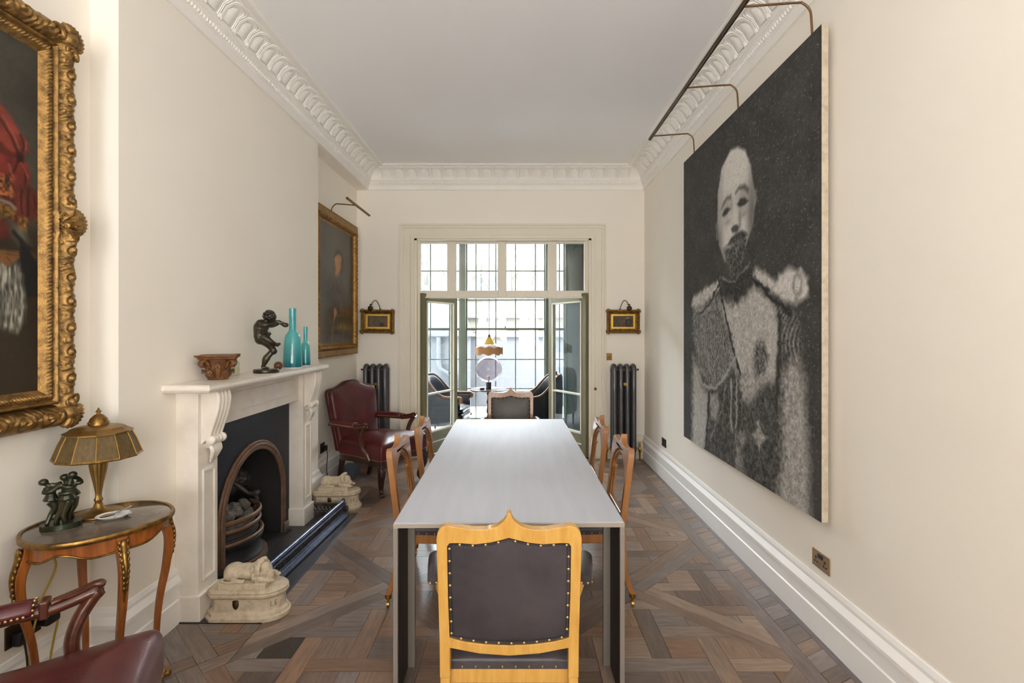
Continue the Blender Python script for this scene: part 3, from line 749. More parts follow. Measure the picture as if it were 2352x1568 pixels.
def make_dining(arms, label, wood):
    t = thing('dining_chair', label, 'chair', group='gothic dining chairs around the metal table')
    yb = -0.215                              # back plane
    hc = crest()
    if not arms: hc = [(x, z-0.04) for x, z in hc]
    out = [(-x, z) for x, z in hc[::-1]]+hc[1:]
    if arms:
        outer = out+[(0.232, 0.7), (0.23, 0.53), (0.23, 0.4), (0.196, 0.4), (0.196, 0.502), (0.1, 0.482), (0, 0.474), (-0.1, 0.482), (-0.196, 0.502), (-0.196, 0.4), (-0.23, 0.4), (-0.23, 0.53), (-0.232, 0.7)]
        pan = [(0.0, 0.884), (0.02, 0.878), (0.06, 0.868), (0.11, 0.862), (0.16, 0.866), (0.192, 0.866), (0.2, 0.855), (0.2, 0.7), (0.197, 0.537), (0.15, 0.524), (0.08, 0.514), (0.0, 0.51)]
        hole = [(-x, z) for x, z in pan[::-1]][:-1]+pan[:-1]
        hole = pan+[(-x, z) for x, z in pan[1:-1][::-1]]
        b = MB().prism(outer, 'y', yb-0.018, yb+0.018, hole); shear_back(b)
        b.build('back_frame', wood, t, 30, bevel=0.007, seg=3)
        big = [(x*1.005, z) for x, z in hole]
        for sgn, nm, mt in ((-1, 'backrest', 'black_leather'), (1, 'back_cushion', 'black_leather')):
            b = MB().pillow(big, 0.016 if sgn > 0 else 0.006, 0.0, 0.006, 7, c=(0, 0.69))
            b.v = [(x, yb+sgn*(0.004+h), z) for x, z, h in b.v]; shear_back(b)
            p = b.build(nm, mt, t, 70)
            b = MB(); rim = [(x*0.965, yb+sgn*0.0125, 0.69+(z-0.69)*0.965) for x, z in hole]; rim.append(rim[0])
            b.tube(rim[:-1], 0.0042, 6, closed=True); shear_back(b); b.build('piping', mt, p, 60)
            b = MB(); nails(b, rim, 0.042, (0, 1, 0), 0.0052); b.v = [(x, y+sgn*0.003, z) for x, y, z in b.v]; shear_back(b)
            stuff(b.build('nail_heads', 'bead', p, 60))
    else:
        outer = out+[(0.232, 0.7), (0.229, 0.5), (0.228, 0.47), (0.196, 0.47), (0.197, 0.6), (0.2, 0.69)]
        arch = [(0.2, 0.69), (0.19, 0.725), (0.16, 0.77), (0.11, 0.808), (0.06, 0.83), (0.0, 0.85)]
        outer += arch[1:]+[(-x, z) for x, z in arch[:-1][::-1]]+[(-0.197, 0.6), (-0.196, 0.47), (-0.228, 0.47), (-0.229, 0.5), (-0.232, 0.7)]
        b = MB().prism(outer, 'y', yb-0.017, yb+0.017); shear_back(b)
        b.build('back_frame', wood, t, 30, bevel=0.006, seg=3)
        for s in (-1, 1):                    # colonnettes and the pointed inner arch
            b = MB()
            b.lathe([(0.013, 0.5), (0.013, 0.515), (0.009, 0.52), (0.009, 0.68), (0.013, 0.685), (0.015, 0.7), (0.012, 0.705)], 10, (s*0.182, yb, 0))
            b.lathe([(0.011, 0.5), (0.011, 0.512), (0.007, 0.517), (0.007, 0.68), (0.011, 0.685), (0.013, 0.7), (0.01, 0.705)], 10, (s*0.166, yb-0.008, 0))
            shear_back(b); b.build('colonnette', wood, t, 50)
            b = MB().tube(crom([(s*0.176, yb, 0.7), (s*0.165, yb, 0.73), (s*0.125, yb, 0.772), (s*0.07, yb, 0.805), (s*0.0, yb, 0.83)], 5), 0.013, 8); shear_back(b)
            b.build('arch', wood, t, 60)
        b = MB().box(-0.2, 0.2, yb-0.012, yb+0.012, 0.485, 0.515); shear_back(b); b.build('lower_rail', wood, t, 0, bevel=0.004)
    wf, wb, yf = 0.26, 0.225, 0.235
    seat_o = [(-wb, yb+0.01), (wb, yb+0.01), (wf-0.01, yf-0.03), (wf-0.03, yf), (-wf+0.03, yf), (-wf+0.01, yf-0.03)]
    so = []
    for i in range(len(seat_o)):
        p, q = seat_o[i], seat_o[(i+1) % len(seat_o)]
        for k in range(5): so.append((lerp(p[0], q[0], k/5), lerp(p[1], q[1], k/5)))
    MB().prism([(p[0]*0.985, p[1]*0.985) for p in seat_o], 'z', 0.36, 0.418).build('seat_rail', wood, t, 30, bevel=0.005)
    s = MB().pillow(so, 0.022, 0.412, 0.452, 6).build('seat', 'black_leather', t, 60)
    b = MB(); rim = [(p[0]*1.004, p[1]*1.004, 0.42) for p in so]+[(so[0][0]*1.004, so[0][1]*1.004, 0.42)]
    nails(b, rim, 0.045, (1, 1, 0), 0.0048); stuff(b.build('nail_heads', 'bead', s, 60))
    for sx in (-1, 1):
        xb = sx*0.213
        b = MB().loft([[(xb-w2, yb-w2+dy, z), (xb+w2, yb-w2+dy, z), (xb+w2, yb+w2+dy, z), (xb-w2, yb+w2+dy, z)] for z, dy, w2 in ((0.07, -0.055, 0.0155), (0.13, -0.03, 0.016), (0.22, -0.008, 0.0165), (0.36, 0, 0.0165), (0.43, 0, 0.0165))])
        lg = b.build('leg', wood, t, 0, bevel=0.005); caster(lg, xb, yb-0.055)
        xf = sx*0.222
        b = MB().loft([[(xf+dx-w2, yf-0.04+dy-w2, z), (xf+dx+w2, yf-0.04+dy-w2, z), (xf+dx+w2, yf-0.04+dy+w2, z), (xf+dx-w2, yf-0.04+dy+w2, z)] for z, dx, dy, w2 in ((0.07, sx*0.02, 0.015, 0.016), (0.16, sx*0.006, 0.004, 0.017), (0.3, 0, 0, 0.021), (0.37, 0, 0, 0.023))])
        lg = b.build('leg', wood, t, 0, bevel=0.005); caster(lg, xf+sx*0.02, yf-0.025)
        if arms:
            b = MB().tube(crom([(sx*0.212, yb+0.0, 0.645), (sx*0.245, yb+0.1, 0.65), (sx*0.285, yb+0.27, 0.648), (sx*0.288, yb+0.34, 0.63), (sx*0.27, yb+0.345, 0.55), (sx*0.252, yb+0.33, 0.45), (sx*0.25, yb+0.32, 0.4)], 5), 0.018, 8)
            a = b.build('arm', wood, t, 60)
            c0, c1 = Vector((sx*0.256, yb+0.09, 0.668)), Vector((sx*0.287, yb+0.3, 0.665))
            d = (c1-c0).normalized(); sd = Vector((-d.y, d.x, 0)); hw = 0.034
            rings = []
            for k, (f, g) in enumerate(((0, 0.9), (0.03, 1), (0.5, 1.04), (0.97, 1), (1, 0.9))):
                c = c0+(c1-c0)*f
                rings.append([tuple(c+sd*(hw*g*math.cos(q))+Vector((0, 0, 0.026*g*math.sin(q) if math.sin(q) > 0 else 0.012*math.sin(q)))) for q in [2*PI*j/16 for j in range(16)]])
            p = MB().loft(rings).build('arm_pad', 'black_leather', a, 50)
            b = MB()
            for e in (-1, 1): nails(b, [tuple(c0+sd*hw*e*1.0+Vector((0, 0, -0.006))), tuple(c1+sd*hw*e+Vector((0, 0, -0.006)))], 0.03, (1, 0, 0), 0.0045)
            nails(b, [tuple(c0-sd*hw*0.9+Vector((0, 0, -0.005))), tuple(c0+sd*hw*0.9+Vector((0, 0, -0.005)))], 0.022, (0, 1, 0), 0.0045)
            stuff(b.build('nail_heads', 'bead', p, 60))
    return t
carver = make_dining(True, 'maple carver chair with padded arms and black leather back, nearest the camera', 'maple')
carver.location = (-0.025, 1.93, 0)
far = make_dining(True, 'carver chair at the far table end, black leather back coloured sheen-grey before the doors', 'oak')
far.location = (-0.063, 5.03, 0); far.rotation_euler = (0, 0, PI)
for ch in far.children:
    if ch.name.startswith('back_cushion'): ch.data.materials[0] = MATS['sheen_leather']
side = make_dining(False, 'open gothic arch oak chair tucked in, nearer one on the fireplace side', 'oak')
side.location = (-0.452, 3.09, 0); side.rotation_euler = (0, 0, -PI/2)
dup(side, (-0.43, 3.76, 0), -PI/2, 'open gothic arch oak chair tucked in, farther one on the fireplace side')
dup(side, (0.382, 3.1, 0), PI/2, 'open gothic arch oak chair tucked in, nearer one on the portrait side')
dup(side, (0.36, 3.78, 0), PI/2, 'open gothic arch oak chair tucked in, farther one on the portrait side')

# ------------------------------------------------------------------ burgundy library armchairs (front = +x)
def rounded(pts, n=6): return crom(pts, n, True)
def make_library(label):
    t = thing('library_armchair', label, 'chair', group='burgundy leather library armchairs')
    so = rounded([(-0.27, -0.26), (0.0, -0.3), (0.3, -0.35), (0.365, -0.33), (0.355, -0.2), (0.34, 0.0), (0.355, 0.2), (0.365, 0.33), (0.3, 0.35), (0.0, 0.3), (-0.27, 0.26), (-0.29, 0.0)], 5)
    s = MB().pillow(so, 0.05, 0.345, 0.5, 8, 2.2, rnd=0.06).build('seat', 'red_leather', t, 60)
    b = MB(); rim = [(p[0]*1.003, p[1]*1.003, 0.343) for p in so]; rim.append(rim[0]); nails(b, rim, 0.013, (1, 1, 0), 0.0042)
    stuff(b.build('nail_heads', 'bead', s, 60))
    # carved apron
    ap = []
    for k, p in enumerate(so): ap.append((p[0]*0.985, p[1]*0.985))
    n = len(ap); r0 = [(p[0], p[1], 0.34) for p in ap]; r1 = [(p[0], p[1], 0.29-0.012*abs(math.sin(k*0.9))) for k, p in enumerate(ap)]
    r2 = [(p[0]*0.93, p[1]*0.93, 0.29-0.012*abs(math.sin(k*0.9))) for k, p in enumerate(ap)]; r3 = [(p[0]*0.93, p[1]*0.93, 0.34) for p in ap]
    MB().loft([r3, r2, r1, r0], cap=False).build('apron', 'mahogany', t, 50)
    # back: camel-topped outline, slightly raked
    half = [(0.0, 1.035), (0.08, 1.027), (0.16, 0.992), (0.23, 0.974), (0.29, 0.966), (0.316, 0.94), (0.32, 0.88), (0.305, 0.7), (0.28, 0.5), (0.27, 0.36)]
    bo = crom([(-y, z) for y, z in half[::-1]]+half[1:], 4)+[(0.2, 0.35), (0.1, 0.35), (0, 0.35), (-0.1, 0.35), (-0.2, 0.35)]
    b = MB().pillow(bo, 0.03, 0.0, 0.07, 8, 2.2, c=(0, 0.68), rnd=0.04); b.v = [(-0.285+h-(z-0.36)*0.165, y, z) for y, z, h in b.v]
    bk = b.build('backrest', 'red_leather', t, 60)
    b = MB().pillow(bo, 0.012, 0.0, 0.03, 5, 2.2, c=(0, 0.68)); b.v = [(-0.285-h-(z-0.36)*0.165, y, z) for y, z, h in b.v]; b.build('back_cover', 'red_leather', bk, 60)
    b = MB().tube([(-0.27-(z-0.36)*0.165, y, z) for y, z in bo[:-5]], 0.006, 6); b.build('piping', 'red_leather', bk, 60)
    for s_ in (-1, 1):
        arm = crom([(-0.36, s_*0.29, 0.655), (-0.2, s_*0.315, 0.66), (0.0, s_*0.335, 0.662), (0.06, s_*0.345, 0.662), (0.13, s_*0.36, 0.675), (0.185, s_*0.368, 0.69)], 5)
        b = MB().tube(arm, [0.02]*(len(arm)-6)+[0.02, 0.021, 0.023, 0.024, 0.022, 0.012], 10, flat=1.15)
        a = b.build('arm', 'red_mahogany' , t, 60)
        P0, P1 = Vector((-0.33, s_*0.297, 0.675)), Vector((0.02, s_*0.337, 0.676)); sd = Vector((0.0, 1, 0)); rings = []
        for f, g in ((0, 0.85), (0.03, 1), (0.4, 1.05), (0.93, 1), (0.98, 0.95), (1, 0.8)):
            c = P0+(P1-P0)*f
            rings.append([tuple(c+sd*(0.036*g*math.cos(q))+Vector((0, 0, 0.034*g*math.sin(q) if math.sin(q) > 0 else 0.018*math.sin(q)))) for q in [2*PI*j/18 for j in range(18)]])
        p = MB().loft(rings).build('arm_pad', 'red_leather', a, 60)
        b = MB()
        for e in (-1, 1): nails(b, [tuple(P0+Vector((0, 0.036*e, -0.006))), tuple(P1+Vector((-0.01, 0.036*e, -0.006)))], 0.0135, (0, 1, 0), 0.005)
        for j in range(8):
            q = -0.1+1.1*PI*j/7; b.ell(tuple(P1+Vector((0.0, 0.034*math.cos(q), 0.032*math.sin(q)))), (0.0048, 0.0048, 0.0048), 6, 4)
        stuff(b.build('nail_heads', 'bead', p, 60))
        b = MB().box(0.03, 0.055, s_*0.342-0.027, s_*0.342+0.027, 0.64, 0.7); b.build('arm_collar', 'red_mahogany', a, 0, bevel=0.006)
        # carved rope of the handhold and sweeping support
        b = MB()
        for e in (-0.012, 0.0, 0.012): b.tube(crom([(0.06, s_*0.345+e, 0.684), (0.12, s_*0.358+e, 0.697), (0.17, s_*0.366+e*0.8, 0.711), (0.193, s_*0.37+e*0.4, 0.7)], 4), [0.007]*9+[0.01, 0.012, 0.012, 0.008], 6)
        b.build('hand_carving', 'red_mahogany', a, 60)
        b = MB()
        sp = crom([(0.178, s_*0.366, 0.685), (0.155, s_*0.362, 0.655), (0.125, s_*0.352, 0.6), (0.11, s_*0.34, 0.53), (0.125, s_*0.33, 0.46), (0.165, s_*0.322, 0.41), (0.19, s_*0.318, 0.36)], 5)
        b.tube(sp, [0.023]*3+[0.022]*20+[0.026]*8, 10, flat=1.2)
        for e in (-1, 1): b.tube([(x+0.006, y+e*0.017, z) for x, y, z in sp], 0.009, 6)
        b.build('arm_support', 'red_mahogany', t, 60)
        # cabriole front leg with carved knee and paw foot
        b = MB(); lp = [(x+0.035, y+s_*0.012, z) for x, y, z in crom([(0.27, s_*0.275, 0.33), (0.295, s_*0.3, 0.27), (0.3, s_*0.305, 0.2), (0.275, s_*0.285, 0.12), (0.262, s_*0.272, 0.06), (0.28, s_*0.288, 0.02), (0.287, s_*0.295, 0.012)], 5)]
        rr = [lerp(0.046, 0.04, i/10) if i < 10 else lerp(0.04, 0.017, min(1, (i-10)/13)) if i < 24 else 0.019+0.009*min(1, (i-24)/4) for i in range(len(lp))]
        b.tube(lp, rr, 10); b.ell((0.325, s_*0.309, 0.014), (0.032, 0.03, 0.014), 10, 6); lg = b.build('leg', 'mahogany', t, 70)
        b = MB()
        for j in range(7):
            q = -1.2+2.4*j/6; b.ell((0.34+0.03*math.cos(q*0.8), s_*0.317+0.034*math.sin(q), 0.272-0.02*math.cos(q*2)), (0.011, 0.01, 0.016), 6, 5)
        b.ell((0.365, s_*0.33, 0.245), (0.012, 0.012, 0.02), 8, 6); b.ell((0.36, s_*0.328, 0.215), (0.009, 0.009, 0.018), 8, 6)
        b.build('knee_carving', 'mahogany', lg, 70)
        MB().loft([[(x-w, s_*0.22-w, z), (x+w, s_*0.22-w, z), (x+w, s_*0.22+w, z), (x-w, s_*0.22+w, z)] for x, z, w in ((-0.33, 0.0, 0.018), (-0.29, 0.12, 0.02), (-0.255, 0.32, 0.024))]).build('leg', 'mahogany', t, 0, bevel=0.005)
    for ch in t.children:
        if ch.name.startswith(('arm', 'arm_support')): ch.location.z -= 0.032
    return t
libn = make_library('burgundy leather armchair cropped at the corner, beside the gilt side table')
libn.location = (-1.42, 1.37, 0); libn.rotation_euler = (0, 0, math.radians(30))
dup(libn, (-1.41, 5.2, 0), math.radians(-27), 'burgundy leather armchair with camel back in the alcove before the radiator')

# ------------------------------------------------------------------ fireplace
fp = thing('mantelpiece', 'white marble mantelpiece with scrolled corbels on the chimney breast', 'mantelpiece', (0, 0, 0))
m0, m1 = 2.62, 4.287                         # shelf ends
b = MB(); r = []
for zz, e in ((1.228, -0.02), (1.236, -0.008), (1.24, -0.008), (1.243, -0.001), (1.256, 0.0), (1.258, -0.006), (1.262, -0.006), (1.272, -0.003), (1.272, -0.003)):
    r.append([(XB, m0-e, zz), (-1.571+e, m0-e, zz), (-1.571+e, m1+e, zz), (XB, m1+e, zz)])
b.loft(r).build('shelf', 'marble_white', fp, 0, bevel=0.002)
MB().box(XB, -1.735, 2.9, 4.08, 1.0, 1.228).build('frieze', 'marble_white', fp, 0, bevel=0.002)
b = MB().box(-1.735, -1.722, 3.0, 3.98, 1.16, 1.175).box(-1.735, -1.728, 3.0, 3.98, 1.06, 1.072)
b.box(-1.735, -1.715, 2.9, 4.08, 1.2, 1.228); b.build('frieze_moulding', 'marble_white', fp, 0, bevel=0.002)
for a, c, inn in ((2.73, 2.91, 1), (4.07, 4.25, -1)):
    q0, q1 = (a, c)
    j = MB().box(XB, -1.70, q0, q1, 0.0, 1.228).build('jamb', 'marble_white', fp, 0, bevel=0.003)
    MB().box(XB, -1.684, q0-0.012, q1+0.006, 0.0, 0.14).build('plinth', 'marble_white', j, 0, bevel=0.006)
    pa, pc = (q0+0.035, q1-0.03)
    b = MB().prism([(pa, 0.2), (pc, 0.2), (pc, 0.8), (pa, 0.8)], 'x', -1.70, -1.69, [(pa+0.016, 0.216), (pc-0.016, 0.216), (pc-0.016, 0.784), (pa+0.016, 0.784)])
    b.build('panel_moulding', 'marble_white', j, 0, bevel=0.003)
    # scrolled corbel with reeded face
    k0, k1 = q0+0.028, q1-0.026
    prof = crom([(-1.70, 1.228), (-1.635, 1.228), (-1.618, 1.2), (-1.617, 1.16), (-1.628, 1.1), (-1.648, 1.04), (-1.666, 0.985), (-1.664, 0.972)], 5)
    cb = MB()
    cb.prism(prof+[(-1.70, 0.94)], 'y', k0, k1)
    core = cb.build('corbel', 'marble_white', j, 40, bevel=0.002)
    b = MB()
    for i in range(4):
        yv = lerp(k0+0.012, k1-0.012, i/3)
        b.tube([(x+0.001, yv, z) for x, z in prof[6:]], 0.0135, 8)
    for i in range(4):
        yv = lerp(k0+0.012, k1-0.012, i/3); rr_ = 0.026 if i in (0, 3) else 0.023
        b.x = Matrix.Translation((-1.655, yv, 0.958)) @ Matrix.Rotation(PI/2, 4, 'X'); b.lathe([(0, -0.014), (rr_*0.8, -0.014), (rr_, -0.006), (rr_, 0.006), (rr_*0.8, 0.014), (0, 0.014)], 16); b.x = None
    b.tube([(-1.7, (k0+k1)/2, 0.93), (-1.685, (k0+k1)/2, 0.925), (-1.67, (k0+k1)/2, 0.945)], 0.025, 8, flat=1.5)
    b.build('reeding', 'marble_white', core, 60)
    b = MB()
    for i in range(5):
        q = (i-2)/2; b.tube(crom([(-1.665, (k0+k1)/2+q*0.035, 0.935), (-1.655, (k0+k1)/2+q*0.034, 0.9), (-1.67, (k0+k1)/2+q*0.018, 0.86), (-1.685, (k0+k1)/2+q*0.006, 0.83)], 4), [0.014]*5+[0.012]*4+[0.009]*3+[0.004], 6)
    b.build('leaf_drop', 'marble_white', core, 60)
# slate hearth
hb = tag(MB().box(XB, HE[0], HE[1], HE[2], -0.016, 0.006).build('hearth', 'slate', None, 0, bevel=0.002), 'dark slate hearth slab in front of the fireplace', 'hearth')
# cast iron register grate
def fireback_mat():
    m = mat('fireback', (36, 34, 32), 0.85, bump=0.1); nt = m.node_tree; N = nt.nodes; L = nt.links
    tc = N.new('ShaderNodeTexCoord'); d = N.new('ShaderNodeVectorMath'); d.operation = 'DISTANCE'; d.inputs[1].default_value = (-2.08, 3.8, 0.43)
    L.new(tc.outputs['Object'], d.inputs[0]); mr = N.new('ShaderNodeMapRange'); mr.inputs['From Min'].default_value = 0.16; mr.inputs['From Max'].default_value = 0.02
    L.new(d.outputs['Value'], mr.inputs['Value']); n = N.new('ShaderNodeTexNoise'); n.inputs['Scale'].default_value = 70; n.inputs['Detail'].default_value = 6
    L.new(tc.outputs['Object'], n.inputs['Vector']); a = N.new('ShaderNodeMath'); a.operation = 'MULTIPLY'; L.new(mr.outputs[0], a.inputs[0]); L.new(n.outputs['Fac'], a.inputs[1])
    cr = N.new('ShaderNodeValToRGB'); cr.color_ramp.elements[0].position = 0.22; cr.color_ramp.elements[1].position = 0.6
    cr.color_ramp.elements[0].color = (*srgb(36, 34, 32), 1); cr.color_ramp.elements[1].color = (*srgb(150, 146, 138), 1)
    L.new(a.outputs[0], cr.inputs[0]); L.new(cr.outputs[0], N['Principled BSDF'].inputs['Base Color'])
fireback_mat()
gr = thing('register_grate', 'black cast iron arched register grate inside the mantelpiece', 'fireplace')
CY, AR, SP = 3.535, 0.4, 0.345
archp = [(CY-AR, 0.012), (CY-AR, SP)]+[(CY-AR*math.cos(a), SP+AR*math.sin(a)) for a in [i*PI/24 for i in range(1, 24)]]+[(CY+AR, SP), (CY+AR, 0.012)]
b = MB().prism([(2.905, 0.008), (2.905, 1.0), (4.075, 1.0), (4.075, 0.008)], 'x', -1.828, -1.812, None) if False else MB()
plate = [(2.905, 0.008), (2.905, 1.002), (4.075, 1.002), (4.075, 0.008), (CY+AR, 0.008)]+archp[::-1]+[(CY-AR, 0.008)]
b.prism(plate, 'x', -1.822, -1.81); b.build('faceplate', 'plate_iron', gr, 0)
b = MB()
for rr_, wd, dx in ((AR+0.035, 0.012, 0.004), (AR+0.016, 0.013, 0.014), (AR-0.004, 0.012, 0.01)):
    pts = [(CY-rr_, 0.01), (CY-rr_, SP)]+[(CY-rr_*math.cos(a), SP+rr_*math.sin(a)) for a in [i*PI/28 for i in range(1, 28)]]+[(CY+rr_, SP), (CY+rr_, 0.01)]
    b.tube([(-1.81+dx, y, z) for y, z in pts], wd, 8, flat=1.2)
ar = b.build('arch_moulding', 'rusty', gr, 60)
for s in (-1, 1): MB().box(-1.81, -1.77, CY+s*(AR+0.016)-0.032, CY+s*(AR+0.016)+0.032, 0.006, 0.085).build('arch_foot', 'steel', ar, 0, bevel=0.006)
b = MB(); rg = []
for dx, sc in ((-1.815, 1.0), (-1.9, 0.97), (-2.1, 0.84)):
    rg.append([(dx, CY+(y-CY)*sc, 0.008+(z-0.008)*(sc if dx > -2.0 else 0.93)) for y, z in archp])
b.loft(rg, closed=False); b.add(rg[-1], [list(range(len(rg[-1])))]); b.build('fireback', 'fireback', gr, 50)
MB().box(-2.35, -1.75, CY-AR-0.05, CY+AR+0.05, -0.012, 0.008).build('firebox_floor', 'soot', gr, 0)
gx, gy = -2.06, 3.44
def barc(r, z, rad, flat, ab=1.15, m='rusty', nm='grate_bar', n=20):
    b = MB().tube([(gx+r*math.cos(a), gy+r*math.sin(a), z) for a in [-ab+2*ab*i/n for i in range(n+1)]], rad, 8, flat=flat, up=(0, 0, 1))
    return b.build(nm, m, gr, 60)
barc(0.302, 0.322, 0.018, 0.6); barc(0.3, 0.268, 0.015, 0.7); barc(0.312, 0.19, 0.014, 1.0)
b = MB().lathe([(0.285, 0.245), (0.298, 0.24), (0.285, 0.215), (0.292, 0.2)], 24, (gx, gy, 0), -1.15, 1.15); b.build('belly_plate', 'greyiron', gr, 60)
b = MB().lathe([(0.3, 0.19), (0.325, 0.175), (0.318, 0.15), (0.3, 0.14), (0.306, 0.07), (0.32, 0.06), (0.325, 0.04), (0.32, 0.03)], 24, (gx, gy, 0), -1.2, 1.2); b.build('ash_front', 'iron', gr, 50)
b = MB().lathe([(0.31, 0.05), (0.345, 0.045), (0.35, 0.02), (0.345, 0.006)], 24, (gx, gy, 0), -1.2, 1.2); b.build('ash_rim', 'rusty', gr, 50)
for s in (-1, 1):                            # scrolled side plates of the basket
    yv = gy+s*0.275
    b = MB().tube(crom([(-2.12, yv-s*0.02, 0.47), (-2.05, yv-s*0.01, 0.45), (-1.99, yv, 0.405), (-1.95, yv+s*0.005, 0.375), (-1.91, yv+s*0.01, 0.372), (-1.87, yv+s*0.02, 0.38)], 5), [0.018]*12+[0.016]*8+[0.02]*4+[0.012, 0.006], 8)
    b.tube(crom([(-1.915, yv+s*0.01, 0.37), (-1.9, yv+s*0.03, 0.33), (-1.905, yv+s*0.025, 0.28), (-1.93, yv+s*0.01, 0.24)], 5), 0.016, 8)
    b.ell((-1.9, yv+s*0.035, 0.27), (0.02, 0.016, 0.024), 8, 6)
    b.build('basket_side', 'greyiron', gr, 60)
b = MB().lathe([(0.0, 0.2), (0.29, 0.2), (0.29, 0.215), (0, 0.215)], 24, (gx, gy, 0), -1.5, 1.5); b.build('basket_floor', 'iron', gr, 40)
rc = random.Random(5)
def coal(x, y, z, s, label):
    b = MB().ell((0, 0, 0), (s*rc.uniform(0.9, 1.2), s*rc.uniform(0.8, 1.1), s*rc.uniform(0.65, 0.85)), 8, 6)
    b.v = [tuple(c*(1+rc.uniform(-0.13, 0.13)) for c in v) for v in b.v]
    tag(b.build('coal_lump', 'coal', None, 25, loc=(x, y, z), rot=(rc.random(), rc.random(), rc.random()*6)), label, 'coal', 'grey coals heaped in the grate')
for k in range(19):
    a = rc.uniform(-1.0, 1.05); rr_ = rc.uniform(0.08, 0.235) if k > 5 else 0.235; lay = 0 if k < 10 else 1
    if k < 10: a = -1.0+2.05*k/9; rr_ = 0.225
    coal(gx+rr_*math.cos(a), gy+rr_*math.sin(a), 0.262+0.075*lay, rc.uniform(0.044, 0.056), 'grey lump of coal in the fire basket')
# fender
fe = thing('fender', 'low pierced steel fender standing on the slate hearth', 'fender', (-1.47, 3.62, 0.006), math.radians(-2.6))
L2 = 0.63
b = MB().box(-0.02, 0.042, -L2, L2, 0.01, 0.03).box(-0.016, 0.03, -L2, L2, 0.03, 0.045).box(-0.012, 0.016, -L2, L2, 0.045, 0.052); b.build('base_rail', 'fender_steel', fe, 0, bevel=0.005)
b = MB().tube([(0, -L2, 0.132), (0, L2, 0.132)], 0.014, 10).box(-0.016, 0.018, -L2, L2, 0.1, 0.116); b.build('top_rail', 'fender_steel', fe, 50)
MB().box(-0.004, 0.002, -L2, L2, 0.04, 0.1).build('back_sheet', 'fender_dark', fe, 0)
b = MB(); n = 42
for i in range(n):
    yv = -L2+0.03+(2*L2-0.06)*i/(n-1)
    b.tube([(0.006, yv+0.012*math.cos(q), 0.071+0.02*math.sin(q)) for q in [2*PI*k/8 for k in range(8)]], 0.0042, 5, closed=True)
    b.ell((0.006, yv, 0.071), (0.005, 0.005, 0.008), 6, 4)
stuff(b.build('pierced_scrolls', 'fender_dark', fe, 60))
for s in (-1, 1):
    b = MB().box(-0.02, 0.034, s*L2-0.022, s*L2+0.022, 0.0, 0.05).box(-0.012, 0.02, s*L2-0.014, s*L2+0.014, 0.05, 0.12)
    b.ell((0.0, s*L2, 0.138), (0.016, 0.018, 0.02), 10, 6).ell((0.03, s*L2, 0.075), (0.014, 0.02, 0.024), 8, 6)
    b.build('end_post', 'fender_dark', fe, 40, bevel=0.003)
    y0, y1 = s*L2-0.01, s*L2+0.01
    MB().box(-0.3, -0.02, y0, y1, 0.014, 0.04).box(-0.3, -0.02, y0+0.004, y1-0.004, 0.04, 0.1).box(-0.3, -0.02, y0-0.004, y1+0.004, 0.1, 0.118).build('return_rail', 'fender_dark', fe, 0, bevel=0.002)
    b = MB()
    for i in range(8):
        b.ell((-0.27+0.032*i, s*L2-0.007 if s > 0 else s*L2+0.007, 0.085), (0.006, 0.004, 0.006), 6, 4)
        b.tube([(-0.27+0.032*i+0.011*math.cos(q), (s*L2-0.007 if s > 0 else s*L2+0.007), 0.058+0.016*math.sin(q)) for q in [2*PI*k/7 for k in range(7)]], 0.0035, 4, closed=True)
    stuff(b.build('return_beads', 'steel', fe, 60))

